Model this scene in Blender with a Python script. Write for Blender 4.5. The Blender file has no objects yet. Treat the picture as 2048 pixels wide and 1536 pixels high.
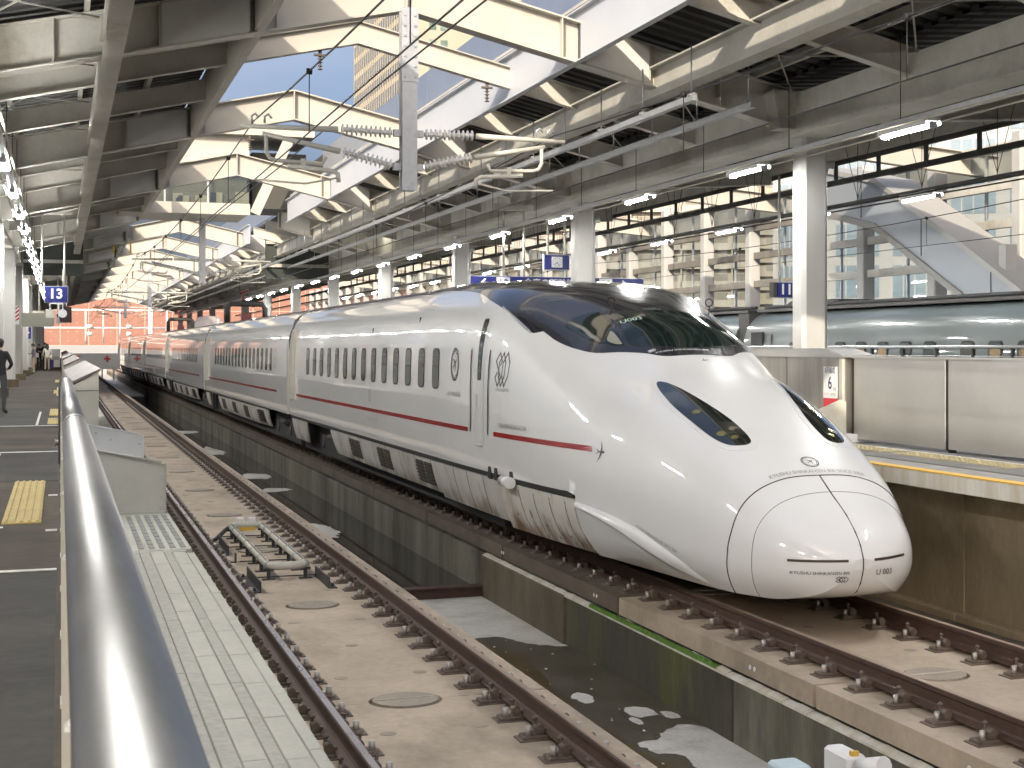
import bpy, bmesh, math, random
from mathutils import Vector, Matrix
from mathutils.bvhtree import BVHTree
R = random.Random(7)
sc = bpy.context.scene
COL = sc.collection
# ---------------------------------------------------------------- camera, sky, sun, exposure
cam_d = bpy.data.cameras.new('camera'); cam = bpy.data.objects.new('camera', cam_d); COL.objects.link(cam)
EYE = 2.61                                   # metres above the rail tops (z = 0)
cam.location = (0, 0, EYE); cam.rotation_euler = (math.radians(90), 0, math.radians(-21.5))
cam_d.sensor_width = 36; cam_d.lens = 55.72
cam_d.shift_x = -0.1683; cam_d.shift_y = -0.0356
cam_d.clip_start = 0.05; cam_d.clip_end = 5000
cam_d.dof.use_dof = True; cam_d.dof.focus_distance = 17.0; cam_d.dof.aperture_fstop = 18
sc.camera = cam
SUN_DIR = Vector((0.50, 0.80, -0.45)).normalized()          # the way the light travels
sun_el = math.asin(-SUN_DIR.z); sun_az = math.atan2(-SUN_DIR.x, -SUN_DIR.y)
world = bpy.data.worlds.new('World'); sc.world = world; world.use_nodes = True
wn = world.node_tree.nodes; wl = world.node_tree.links
bg = wn['Background']
sky = wn.new('ShaderNodeTexSky'); sky.sky_type = 'NISHITA'; sky.sun_disc = False
sky.sun_elevation = sun_el; sky.sun_rotation = sun_az % (2 * math.pi)
sky.air_density = 0.55; sky.dust_density = 8.0; sky.ozone_density = 1.2
# broken cloud: soft pale veil mixed over the clear sky, same everywhere
tcw = wn.new('ShaderNodeTexCoord'); mpw = wn.new('ShaderNodeMapping'); mpw.inputs['Scale'].default_value = (1.6, 1.6, 4.5)
nzw = wn.new('ShaderNodeTexNoise'); nzw.inputs['Scale'].default_value = 1.7; nzw.inputs['Detail'].default_value = 6
crw = wn.new('ShaderNodeValToRGB'); crw.color_ramp.elements[0].position = .40; crw.color_ramp.elements[1].position = .68
mxw = wn.new('ShaderNodeMixRGB'); mxw.inputs['Color2'].default_value = (1.75, 2.0, 2.5, 1)
wl.new(tcw.outputs['Generated'], mpw.inputs['Vector']); wl.new(mpw.outputs['Vector'], nzw.inputs['Vector'])
wl.new(nzw.outputs['Fac'], crw.inputs['Fac']); wl.new(crw.outputs['Color'], mxw.inputs['Fac'])
wl.new(sky.outputs['Color'], mxw.inputs['Color1']); wl.new(mxw.outputs['Color'], bg.inputs['Color'])
bg.inputs['Strength'].default_value = 0.12
sun_d = bpy.data.lights.new('sun', 'SUN'); sun = bpy.data.objects.new('sun', sun_d); COL.objects.link(sun)
sun_d.energy = 2.3; sun_d.angle = math.radians(0.6); sun_d.color = (1.0, .89, .73)
sun.rotation_euler = SUN_DIR.to_track_quat('-Z', 'Y').to_euler()
vs = sc.view_settings; vs.view_transform = 'Standard'; vs.look = 'None'; vs.exposure = 1.3; vs.gamma = 1
vs.use_curve_mapping = False
sc.cycles.max_bounces = 8; sc.cycles.diffuse_bounces = 5; sc.cycles.glossy_bounces = 4; sc.cycles.transparent_max_bounces = 12
sc.cycles.caustics_reflective = False; sc.cycles.caustics_refractive = False
sc.cycles.sample_clamp_indirect = 6
sc.cycles.use_denoising = True

# ---------------------------------------------------------------- materials
MATS = {}
def mat(name, c1, c2=None, rough=.6, metal=0, scale=3, stretch=(1,1,1), bump=0, bscale=None, spec=.5, coat=0, amt=(.35,.7), fine=.0, rvar=.1, detail=6, c3=None, scale3=.35, amt3=(.52,.66), stretch3=(1,1,1), low=None):
    if name in MATS: return MATS[name]
    m = bpy.data.materials.new(name); m.use_nodes = True; MATS[name] = m
    n = m.node_tree.nodes; l = m.node_tree.links; b = n['Principled BSDF']
    b.inputs['Metallic'].default_value = metal; b.inputs['Roughness'].default_value = rough
    b.inputs['Specular IOR Level'].default_value = spec
    if coat: b.inputs['Coat Weight'].default_value = coat; b.inputs['Coat Roughness'].default_value = .03
    if c2 is None:
        b.inputs['Base Color'].default_value = (*c1, 1); 
        if not bump: return m
    g = n.new('ShaderNodeNewGeometry'); mp = n.new('ShaderNodeMapping'); mp.inputs['Scale'].default_value = stretch
    l.new(g.outputs['Position'], mp.inputs['Vector'])
    nz = n.new('ShaderNodeTexNoise'); nz.inputs['Scale'].default_value = scale; nz.inputs['Detail'].default_value = detail; nz.inputs['Roughness'].default_value = .62
    l.new(mp.outputs['Vector'], nz.inputs['Vector'])
    if c2 is not None:
        r = n.new('ShaderNodeValToRGB'); r.color_ramp.elements[0].position = amt[0]; r.color_ramp.elements[1].position = amt[1]
        r.color_ramp.elements[0].color = (*c1, 1); r.color_ramp.elements[1].color = (*c2, 1)
        l.new(nz.outputs['Fac'], r.inputs['Fac']); out = r.outputs['Color']
        if c3 is not None:                      # broad stains with their own outlines
            m3 = n.new('ShaderNodeMapping'); m3.inputs['Scale'].default_value = stretch3; m3.inputs['Location'].default_value = (3.7,1.3,.4)
            l.new(g.outputs['Position'], m3.inputs['Vector'])
            n3 = n.new('ShaderNodeTexNoise'); n3.inputs['Scale'].default_value = scale3; n3.inputs['Detail'].default_value = 7; n3.inputs['Roughness'].default_value = .68
            l.new(m3.outputs['Vector'], n3.inputs['Vector'])
            r3 = n.new('ShaderNodeMapRange'); r3.inputs['From Min'].default_value = amt3[0]; r3.inputs['From Max'].default_value = amt3[1]; fac = r3.outputs['Result']
            l.new(n3.outputs['Fac'], r3.inputs['Value'])
            if low:                             # rust and splash dirt that creeps up from the lower edge
                sx = n.new('ShaderNodeSeparateXYZ'); l.new(g.outputs['Position'], sx.inputs[0])
                rz = n.new('ShaderNodeMapRange'); rz.inputs['From Min'].default_value = low[1]; rz.inputs['From Max'].default_value = low[0]; rz.inputs['To Max'].default_value = .24
                l.new(sx.outputs['Z'], rz.inputs['Value']); ad = n.new('ShaderNodeMath'); ad.operation = 'ADD'
                l.new(n3.outputs['Fac'], ad.inputs[0]); l.new(rz.outputs['Result'], ad.inputs[1]); l.new(ad.outputs[0], r3.inputs['Value'])
            x3 = n.new('ShaderNodeMixRGB'); x3.inputs['Color2'].default_value = (*c3, 1); l.new(fac, x3.inputs['Fac']); l.new(out, x3.inputs['Color1']); out = x3.outputs['Color']
        if fine:
            n2 = n.new('ShaderNodeTexNoise'); n2.inputs['Scale'].default_value = scale * 14; n2.inputs['Detail'].default_value = 4
            l.new(mp.outputs['Vector'], n2.inputs['Vector'])
            r2 = n.new('ShaderNodeMapRange'); r2.inputs['From Min'].default_value = .3; r2.inputs['From Max'].default_value = .7
            r2.inputs['To Min'].default_value = 1 - fine; r2.inputs['To Max'].default_value = 1 + fine
            l.new(n2.outputs['Fac'], r2.inputs['Value'])
            mm = n.new('ShaderNodeVectorMath'); mm.operation = 'SCALE'
            l.new(out, mm.inputs[0]); l.new(r2.outputs['Result'], mm.inputs['Scale']); out = mm.outputs['Vector']
        l.new(out, b.inputs['Base Color'])
        if rvar:
            rr = n.new('ShaderNodeMapRange'); rr.inputs['To Min'].default_value = max(.02, rough - rvar); rr.inputs['To Max'].default_value = min(1, rough + rvar)
            l.new(nz.outputs['Fac'], rr.inputs['Value']); l.new(rr.outputs['Result'], b.inputs['Roughness'])
    if bump:
        nb = n.new('ShaderNodeTexNoise'); nb.inputs['Scale'].default_value = bscale or scale * 10; nb.inputs['Detail'].default_value = 5
        l.new(mp.outputs['Vector'], nb.inputs['Vector'])
        bp = n.new('ShaderNodeBump'); bp.inputs['Strength'].default_value = bump; bp.inputs['Distance'].default_value = .01
        l.new(nb.outputs['Fac'], bp.inputs['Height']); l.new(bp.outputs['Normal'], b.inputs['Normal'])
    return m
def emis(name, col, s):
    if name in MATS: return MATS[name]
    m = mat(name, col, rough=.4); b = m.node_tree.nodes['Principled BSDF']
    b.inputs['Emission Color'].default_value = (*col, 1); b.inputs['Emission Strength'].default_value = s
    return m
def glass(name, tint, mixf, rough=.02):
    m = bpy.data.materials.new(name); m.use_nodes = True; MATS[name] = m
    n = m.node_tree.nodes; l = m.node_tree.links; n.remove(n['Principled BSDF'])
    t = n.new('ShaderNodeBsdfTransparent'); t.inputs['Color'].default_value = (*tint, 1)
    gl = n.new('ShaderNodeBsdfGlossy'); gl.inputs['Roughness'].default_value = rough; gl.inputs['Color'].default_value = (.9, .95, 1, 1)
    lw = n.new('ShaderNodeLayerWeight'); lw.inputs['Blend'].default_value = .5
    pw = n.new('ShaderNodeMath'); pw.operation = 'POWER'; pw.inputs[1].default_value = 5
    ad = n.new('ShaderNodeMath'); ad.operation = 'MULTIPLY_ADD'; ad.inputs[1].default_value = .6; ad.inputs[2].default_value = mixf; ad.use_clamp = True
    l.new(lw.outputs['Facing'], pw.inputs[0])
    mx = n.new('ShaderNodeMixShader'); l.new(pw.outputs[0], ad.inputs[0]); l.new(ad.outputs[0], mx.inputs['Fac'])
    l.new(t.outputs[0], mx.inputs[1]); l.new(gl.outputs[0], mx.inputs[2]); l.new(mx.outputs[0], n['Material Output'].inputs['Surface'])
    return m
M_WHITE = mat('train_white', (.70,.70,.69), (.75,.75,.74), rough=.32, scale=.6, coat=1, amt=(.3,.7), rvar=.04, spec=.06)
M_RED = mat('stripe_red', (.30,.014,.017), rough=.25, coat=.3)
M_BLACK = mat('canopy_black', (.012,.012,.016), (.034,.035,.042), rough=.24, scale=1.2, coat=.55, rvar=.02)
M_ROOFTOP = mat('roof_band_maroon', (.075,.042,.04), (.11,.06,.055), rough=.5, scale=2)
M_DGLASS = mat('dark_glass', (.010,.018,.016), rough=.04, spec=.7)
M_WGLASS = mat('window_glass', (.045,.058,.05), (.075,.09,.072), rough=.06, scale=1.5, spec=.7, rvar=.01)
M_BLK = mat('matt_black', (.012,.012,.012), rough=.7)
M_RUBBER = mat('rubber_dark', (.03,.029,.028), (.05,.047,.043), rough=.75, scale=5)
M_LETTER = mat('lettering_grey', (.10,.10,.10), rough=.4)
M_LETTERD = mat('lettering_black', (.02,.02,.022), rough=.4)
M_LETTERL = mat('lettering_pale', (.22,.215,.21), rough=.4)
M_LETTERW = mat('lettering_white', (.8,.8,.8), rough=.4)
M_SKIRT = mat('skirt_dirty_white', (.56,.55,.52), (.38,.35,.30), rough=.35, scale=.9, stretch=(1,1,.6), amt=(.42,.85), fine=.03, rvar=.08, detail=3, c3=(.20,.16,.12), scale3=1.6, amt3=(.58,.80), stretch3=(1,1.2,.6), low=(.34,.60))
M_SKIRTR = mat('skirt_rusty_white', (.64,.62,.57), (.26,.15,.07), rough=.4, scale=1.3, stretch=(1,1,.8), amt=(.52,.80), fine=.05, detail=4, c3=(.16,.085,.035), scale3=2.2, amt3=(.56,.78), stretch3=(1,1.4,.7), low=(.20,.62))
M_LOUVRE = mat('louvre_brown', (.035,.022,.015), (.055,.035,.022), rough=.6, scale=6)
M_GOLD = mat('door_edge_bronze', (.26,.165,.07), (.34,.225,.11), rough=.4, metal=.2, scale=8)
M_CHROME = mat('brushed_steel', (.27,.268,.262), (.335,.332,.325), rough=.46, metal=.9, scale=2, stretch=(6,1,6), rvar=.06, bump=.03, bscale=60)
M_STEELP = mat('stainless_panel', (.49,.485,.47), (.55,.545,.53), rough=.42, metal=.75, scale=1.2, rvar=.08)
M_STEELD = mat('stainless_stained', (.30,.285,.255), (.46,.44,.41), rough=.4, metal=.8, scale=1.3, stretch=(3,3,.25), rvar=.1)
M_PLATE = mat('guard_plate_beige', (.43,.415,.36), (.49,.475,.42), rough=.5, scale=4, bump=.03)
M_PLATEW = mat('guard_plate_pale', (.62,.625,.63), (.68,.685,.69), rough=.4, scale=3)
M_SLAB = mat('slab_concrete', (.47,.385,.295), (.35,.285,.215), rough=.8, scale=1.1, amt=(.35,.72), fine=.07, bump=.12, bscale=25, c3=(.235,.195,.15), scale3=.55, amt3=(.50,.74), stretch3=(1.6,.8,1))
M_SLABD = mat('stopper_concrete', (.27,.235,.19), (.36,.31,.25), rough=.85, scale=3, fine=.1, bump=.15, bscale=30)
M_CONC = mat('wall_concrete', (.17,.158,.125), (.05,.044,.03), rough=.85, scale=.8, stretch=(1.2,1.7,.3), amt=(.38,.72), fine=.1, bump=.15, bscale=16, c3=(.035,.03,.02), scale3=.5, amt3=(.5,.68), stretch3=(1,1.2,.5))
M_CONCB = mat('wall_concrete_brown', (.14,.113,.075), (.07,.056,.034), rough=.85, scale=1.2, stretch=(1,1,.4), fine=.12, bump=.15, bscale=20, c3=(.05,.038,.022), scale3=.9, amt3=(.5,.7), stretch3=(1,1,.4))
M_CONCM = mat('wall_concrete_mossy', (.055,.05,.036), (.11,.125,.02), rough=.85, scale=.8, stretch=(1,1.2,.3), amt=(.45,.7), fine=.2, bump=.2, bscale=20)
M_MOSS = mat('moss_green', (.05,.13,.012), (.10,.20,.02), rough=.95, scale=14, bump=.5, bscale=60)
M_TAN = mat('wall_tan', (.33,.265,.17), (.23,.18,.11), rough=.8, scale=1.4, stretch=(1,1,.5), fine=.08, bump=.1, c3=(.20,.155,.095), scale3=.8, amt3=(.5,.72))
M_EDGE = mat('platform_edge_concrete', (.60,.585,.53), (.42,.36,.25), rough=.8, scale=1.6, stretch=(1,2.5,.35), amt=(.42,.75), fine=.07, bump=.1)
M_FLOORW = mat('channel_floor_pale', (.58,.565,.53), (.44,.42,.385), rough=.75, scale=1.6, amt=(.4,.72), fine=.07, bump=.1, c3=(.27,.25,.21), scale3=1.1, amt3=(.52,.72))
M_WET = mat('wet_concrete', (.062,.052,.034), (.10,.09,.07), rough=.42, scale=1.6, fine=.25, rvar=.2, spec=.5)
M_WETB = mat('wet_brown_scum', (.060,.040,.012), (.085,.062,.026), rough=.35, scale=2.2, fine=.2, rvar=.15)
M_WATER = mat('still_water', (.022,.020,.015), (.03,.028,.022), rough=.05, scale=.6, spec=.6, rvar=.03)
M_RUST = mat('rail_rust', (.05,.026,.018), (.08,.044,.03), rough=.7, scale=6, fine=.12, bump=.1, bscale=60)
M_RAILTOP = mat('rail_top_polished', (.46,.42,.41), (.56,.52,.50), rough=.28, metal=.9, scale=5, stretch=(1,.2,1))
M_RAILTOPR = mat('rail_top_brown', (.30,.215,.155), (.38,.28,.21), rough=.5, metal=.4, scale=5, stretch=(1,.2,1))
M_FAST = mat('fastener_iron', (.10,.072,.055), (.17,.135,.11), rough=.6, metal=.3, scale=18)
M_FASTH = mat('bolt_head_pale', (.42,.39,.36), rough=.45, metal=.6)
M_ASPH = mat('platform_asphalt', (.050,.040,.030), (.028,.024,.020), rough=.85, scale=.8, amt=(.34,.7), fine=.16, rvar=.12, bump=.12, bscale=70, spec=.25, c3=(.078,.062,.044), scale3=.45, amt3=(.5,.68))
M_ASPHG = mat('platform_asphalt_grey', (.042,.040,.037), (.028,.027,.025), rough=.85, scale=.9, fine=.16, bump=.12, bscale=70, spec=.25)
M_PAVE = mat('paver_smooth', (.44,.43,.375), (.39,.38,.33), rough=.75, scale=3, fine=.05, bump=.08, c3=(.33,.32,.27), scale3=1.2, amt3=(.52,.76))
M_PAVER = mat('paver_rough', (.40,.39,.34), (.32,.31,.27), rough=.9, scale=26, fine=.1, bump=.5, bscale=55)
M_PAD = mat('tactile_dash_grey', (.20,.20,.19), (.25,.25,.24), rough=.8, scale=9)
M_YEL = mat('tactile_yellow', (.44,.33,.10), (.35,.265,.085), rough=.7, scale=6, fine=.06)
M_YELP = mat('tactile_pale_yellow', (.42,.37,.22), (.35,.305,.18), rough=.75, scale=8, fine=.06)
M_YLINE = mat('edge_line_yellow', (.72,.44,.06), (.62,.38,.06), rough=.6, scale=5)
M_WLINE = mat('paint_white_worn', (.60,.59,.56), (.42,.41,.39), rough=.7, scale=7)
M_BEAM = mat('beam_beige_paint', (.60,.58,.525), (.45,.425,.365), rough=.55, scale=1.3, amt=(.45,.82), fine=.04, rvar=.08, c3=(.30,.245,.165), scale3=.9, amt3=(.58,.76), stretch3=(1,1,.6))
M_BEAMW = mat('beam_white_paint', (.45,.43,.38), (.40,.375,.325), rough=.5, scale=1.0, rvar=.06)
M_GIRD = mat('girder_grey_paint', (.53,.515,.465), (.36,.345,.30), rough=.55, scale=1.1, amt=(.42,.8), fine=.05, c3=(.27,.235,.175), scale3=.7, amt3=(.56,.76), stretch3=(1,.6,.8))
M_DECK = mat('deck_grey', (.055,.054,.051), (.040,.039,.037), rough=.6, scale=.8, metal=.1)
M_FASC = mat('fascia_blue_grey', (.42,.455,.52), (.46,.50,.56), rough=.38, scale=.7, metal=.8)
M_CHAN = mat('channel_pale_blue', (.46,.485,.53), (.50,.52,.555), rough=.45, scale=.7)
M_SLABSHADE = mat('slab_painted_shade', (.13,.10,.075), (.075,.058,.044), rough=.85, scale=1.1, fine=.08, bump=.12, bscale=25)  # slab colour with the shade under the standing train painted in
M_COLM = mat('column_pale_paint', (.41,.405,.385), (.45,.445,.425), rough=.5, scale=.9, rvar=.06)
M_GALV = mat('galvanised_steel', (.40,.415,.43), (.50,.51,.52), rough=.42, metal=.6, scale=9)
M_CERAM = mat('insulator_porcelain', (.66,.66,.64), (.58,.58,.56), rough=.25, scale=5, coat=.2)
M_WIRE = mat('wire_dark', (.03,.028,.027), rough=.5, metal=.5)
M_CREAM = mat('arm_cream_paint', (.56,.54,.47), (.48,.46,.40), rough=.5, scale=6)
M_DARKM = mat('dark_metal', (.035,.033,.031), (.05,.047,.043), rough=.5, scale=5, metal=.3)
M_BLUE = mat('sign_blue', (.007,.014,.15), rough=.35)
M_SIGNW = mat('sign_white', (.78,.78,.78), rough=.4)
M_SIGNR = mat('sign_red', (.50,.03,.04), rough=.4)
M_TUBE = emis('lamp_tube_lit', (1, .985, .95), 185)
M_LAMP = emis('spot_lamp_lit', (1, .93, .72), 22)
# ---------------------------------------------------------------- mesh helpers
class MB:
    def __init__(s): s.v = []; s.f = []; s.mi = []; s.sm = []
    def add(s, vs, fs, mi=0, smooth=False):
        o = len(s.v); s.v += [tuple(v) for v in vs]
        for f in fs: s.f.append([o + i for i in f]); s.mi.append(mi); s.sm.append(smooth)
        return s
    def box(s, x0, x1, y0, y1, z0, z1, mi=0):
        vs = [(x,y,z) for x in (x0,x1) for y in (y0,y1) for z in (z0,z1)]
        return s.add(vs, [(0,1,3,2),(4,6,7,5),(0,4,5,1),(2,3,7,6),(0,2,6,4),(1,5,7,3)], mi)
    def bbox(s, x0, x1, y0, y1, z0, z1, b=.01, mi=0):
        """box with its four upright edges and top edge chamfered"""
        b = min(b, (x1-x0)*.4, (y1-y0)*.4, (z1-z0)*.4)
        def ring(i, z): return [(x0+b+i,y0+i,z),(x1-b-i,y0+i,z),(x1-i,y0+b+i,z),(x1-i,y1-b-i,z),(x1-b-i,y1-i,z),(x0+b+i,y1-i,z),(x0+i,y1-b-i,z),(x0+i,y0+b+i,z)]
        vs = ring(0,z0)+ring(0,z1-b)+ring(b*.7,z1)
        fs = [tuple(range(7,-1,-1)), tuple(range(16,24))]
        for k in (0,8):
            for i in range(8): fs.append((k+i, k+(i+1)%8, k+8+(i+1)%8, k+8+i))
        return s.add(vs, fs, mi)
    def prism(s, pts, axis, a, b, mi=0, smooth=False):
        """pts: 2D outline, counter-clockwise; axis 'x': pts are (y,z); 'y': (x,z); 'z': (x,y)"""
        def P(p, t): return (t,p[0],p[1]) if axis=='x' else ((p[0],t,p[1]) if axis=='y' else (p[0],p[1],t))
        n = len(pts); vs = [P(p,a) for p in pts] + [P(p,b) for p in pts]
        fs = [tuple(range(n-1,-1,-1)), tuple(range(n,2*n))]
        o = len(s.v); s.add(vs, fs, mi)
        for i in range(n):
            s.f.append([o+i, o+(i+1)%n, o+n+(i+1)%n, o+n+i]); s.mi.append(mi); s.sm.append(smooth)
        return s
    def bar(s, p0, p1, w, h, mi=0, up=(0,0,1), off=0):
        """rectangular bar from p0 to p1, w across, h along 'up' (hanging centred)"""
        p0 = Vector(p0); p1 = Vector(p1); d = (p1-p0).normalized(); sd = d.cross(Vector(up))
        if sd.length < 1e-4: sd = d.cross(Vector((0,1,0)))
        sd.normalize(); u = sd.cross(d)
        vs = []
        for p in (p0, p1):
            for a, b in ((-1,-1),(1,-1),(1,1),(-1,1)): vs.append(p + sd*(a*w/2) + u*(b*h/2+off))
        return s.add(vs, [(3,2,1,0),(4,5,6,7),(0,1,5,4),(1,2,6,5),(2,3,7,6),(3,0,4,7)], mi)
    def tube(s, path, r, n=8, mi=0, caps=True):
        path = [Vector(p) for p in path]; m = len(path); rs = r if isinstance(r,(list,tuple)) else [r]*m
        vs = []; prev = None
        for i, p in enumerate(path):
            d = (path[min(i+1,m-1)] - path[max(i-1,0)]).normalized()
            if prev is None:
                a = d.cross(Vector((0,0,1)))
                if a.length < 1e-3: a = d.cross(Vector((0,1,0)))
            else: a = prev - d*prev.dot(d)
            a.normalize(); prev = a; b = d.cross(a)
            for k in range(n):
                t = 2*math.pi*k/n; vs.append(p + (a*math.cos(t)+b*math.sin(t))*rs[i])
        fs = [(i*n+k, i*n+(k+1)%n, (i+1)*n+(k+1)%n, (i+1)*n+k) for i in range(m-1) for k in range(n)]
        o = len(s.v); s.add(vs, fs, mi, True)
        if caps: s.f += [[o+k for k in range(n-1,-1,-1)], [o+(m-1)*n+k for k in range(n)]]; s.mi += [mi,mi]; s.sm += [False,False]
        return s
    def cyl(s, p0, p1, r, n=12, mi=0): return s.tube([p0,p1], r, n, mi)
    def grid(s, rows, mi=0, smooth=True, flip=False):
        n = len(rows[0]); vs = [p for r in rows for p in r]
        fs = []
        for i in range(len(rows)-1):
            for j in range(n-1):
                q = (i*n+j, i*n+j+1, (i+1)*n+j+1, (i+1)*n+j); fs.append(q[::-1] if flip else q)
        return s.add(vs, fs, mi, smooth)
    def sheet(s, pts, z, mi=0): return s.add([(x,y,z) for x,y in pts], [tuple(range(len(pts)))], mi)
    def mesh(s, name, mats):
        me = bpy.data.meshes.new(name); me.from_pydata(s.v, [], s.f)
        for m in (mats if isinstance(mats,(list,tuple)) else [mats]): me.materials.append(m)
        me.polygons.foreach_set('material_index', s.mi); me.polygons.foreach_set('use_smooth', s.sm)
        me.update(); return me
    def build(s, name, mats, parent=None, **kw): return link(name, s.mesh(name, mats), parent, **kw)
def link(name, me, parent=None, loc=None, rot=None, kind=None, label=None):
    o = bpy.data.objects.new(name, me); COL.objects.link(o)
    if parent is not None: o.parent = parent
    if loc is not None: o.location = loc
    if rot is not None: o.rotation_euler = rot
    if kind: o['kind'] = kind
    if label: o['label'] = label
    return o
def thing(name, label, cat, group=None, loc=(0,0,0), rot=(0,0,0)):
    o = bpy.data.objects.new(name, None); COL.objects.link(o); o.location = loc; o.rotation_euler = rot
    o['label'] = label; o['category'] = cat
    if group: o['group'] = group
    return o
def tag(o, label, cat, group=None):
    o['label'] = label; o['category'] = cat
    if group: o['group'] = group
    return o
def copy_tree(o, loc, label, rot=None):
    c = o.copy(); COL.objects.link(c); c.location = loc; c['label'] = label
    if rot is not None: c.rotation_euler = rot
    for ch in o.children:
        k = ch.copy(); COL.objects.link(k); k.parent = c
        for g in ch.children:
            q = g.copy(); COL.objects.link(q); q.parent = k
    return c
ORD = ['nearest','second','third','fourth','fifth','sixth','seventh','eighth','ninth','tenth','eleventh','twelfth','thirteenth','fourteenth','fifteenth','sixteenth','seventeenth','eighteenth','nineteenth','twentieth']
def circ(r, n=16, cx=0, cy=0, a0=0, a1=2*math.pi, end=False):
    k = n if not end else n-1
    return [(cx+r*math.cos(a0+(a1-a0)*i/k), cy+r*math.sin(a0+(a1-a0)*i/k)) for i in range(n)]
def text_flat(s, size, align='CENTER', bold=0.0, xs=1.0):
    """lettering as a flat mesh: (verts 2D, faces)"""
    cu = bpy.data.curves.new('lettering', 'FONT'); cu.body = s; cu.size = size; cu.align_x = align; cu.align_y = 'CENTER'
    cu.offset = bold; cu.resolution_u = 3
    o = bpy.data.objects.new('lettering', cu); COL.objects.link(o)
    dg = bpy.context.evaluated_depsgraph_get(); me = o.evaluated_get(dg).to_mesh()
    vs = [(v.co.x*xs, v.co.y) for v in me.vertices]; fs = [tuple(p.vertices) for p in me.polygons]
    bpy.data.objects.remove(o); bpy.data.curves.remove(cu)
    return vs, fs
def sign_text(parent, s, size, o, ux, uy, mt, name='lettering', bold=0., xs=1., align='CENTER'):
    """flat lettering standing just proud of a panel; o: centre, ux / uy: the panel's right and up"""
    vs, fs = text_flat(s, size, align, bold, xs); o = Vector(o); ux = Vector(ux); uy = Vector(uy)
    mb = MB(); mb.add([o + ux*a + uy*b for a, b in vs], fs)
    return mb.build(name, mt, parent)
# ---------------------------------------------------------------- ground, track beds, tracks
XL, XR = 2.575, 7.04           # centre lines of the two tracks
SLAB_Z = -.215; FLOOR_Z = -1.08; PLAT = 1.25
YN, YF = -8.0, 235.0           # built extent along the tracks
MB().box(-600, 600, -300, 1500, -9.2, -9.0).build('ground', mat('city_ground', (.16,.155,.15), (.22,.21,.20), rough=.9, scale=.05), kind='structure')
MB().box(-15, 34, YN-6, YF, -2.0, FLOOR_Z).build('channel_floor', M_WET, kind='structure')
# pale dry concrete, wet margins and standing water on the channel floor, each a thin sheet
dry = [(3.6,23.0),(5.84,23.0),(5.84,18.75),(5.52,18.9),(5.34,19.27),(5.26,19.6),(5.05,19.66),(4.84,19.62),(4.4,19.3),(3.6,19.5)]
def rough_outline(pts, step=.08, amp=.035, seed=1):
    r = random.Random(seed); out = []
    for i, p in enumerate(pts):
        q = pts[(i+1) % len(pts)]; L = math.dist(p, q); k = max(1, int(L/step))
        for j in range(k):
            t = j/k; x = p[0]+(q[0]-p[0])*t; y = p[1]+(q[1]-p[1])*t
            a = 0 if (abs(p[0]-q[0]) < 1e-6 or j == 0) else amp
            out.append((x + r.uniform(-a,a), y + r.uniform(-2*a,2*a)))
    return out
def floor_patch(name, pts, z, m, seed=1, amp=.035):
    ps = rough_outline(pts, seed=seed, amp=amp); bm = bmesh.new()
    vs = [bm.verts.new((x,y,z)) for x,y in ps]; f = bm.faces.new(vs)
    if f.normal.z < 0: f.normal_flip()
    bmesh.ops.triangulate(bm, faces=[f]); me = bpy.data.meshes.new(name); bm.to_mesh(me); bm.free(); me.materials.append(m)
    return link(name, me, kind='structure')
floor_patch('dry_floor', dry, FLOOR_Z+.004, M_FLOORW, 3)
floor_patch('dry_floor', [(5.84,14.0),(5.8,14.3),(5.62,14.45),(5.45,14.3),(5.3,14.05),(5.1,13.95),(4.98,13.75),(5.05,13.45),(5.25,13.3),(5.2,12.6),(5.0,11.5),(5.1,9.0),(5.84,9.0)], FLOOR_Z+.004, M_FLOORW, 5)
for i, (x, y, a, b) in enumerate([(5.45,15.1,.22,.16),(5.12,15.9,.14,.2),(5.7,14.85,.1,.12),(5.3,14.75,.07,.1)]):
    floor_patch('dry_floor', [(x+a*math.cos(t*.7)*R.uniform(.6,1), y+b*2*math.sin(t*.7)*R.uniform(.6,1)) for t in range(9)], FLOOR_Z+.004, M_FLOORW, 8+i, .035)
floor_patch('wet_floor', [(3.6,19.2),(4.4,19.0),(4.9,19.15),(5.15,18.4),(5.05,17.2),(4.92,16.0),(4.86,15.0),(4.95,14.2),(4.9,13.6),(5.02,13.0),(4.9,12.0),(4.6,10.0),(3.6,9.0)], FLOOR_Z+.004, M_WETB, 6)
MB().box(3.5, 5.84, 23.12, 125, FLOOR_Z, FLOOR_Z+.07).build('standing_water', M_WATER, kind='structure')
for i, (cx, cy, a, b_) in enumerate([(4.75,31.8,.35,1.7),(5.2,45.8,.5,1.3),(4.9,57.5,.55,2.8),(5.1,41.2,.45,.7),(4.9,71,.6,1.6),(4.5,36.5,.2,.9)]):
    floor_patch('floor_patch', [(cx+a*math.cos(t*.45)*R.uniform(.55,1.1), cy+b_*math.sin(t*.45)*R.uniform(.55,1.1)) for t in range(14)], FLOOR_Z+.074, M_FLOORW, 20+i, .05)
MB().box(3.5, 5.84, 125, YF, FLOOR_Z, FLOOR_Z+.12).build('dry_bed', M_FLOORW, kind='structure')
MB().box(3.55, 5.86, 22.96, 23.08, FLOOR_Z, FLOOR_Z+.15).box(3.55,5.86,22.90,23.14,FLOOR_Z+.15,FLOOR_Z+.17).build('cross_beam', M_RUST, kind='structure')
lb = R.choice
lt = MB()
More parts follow.
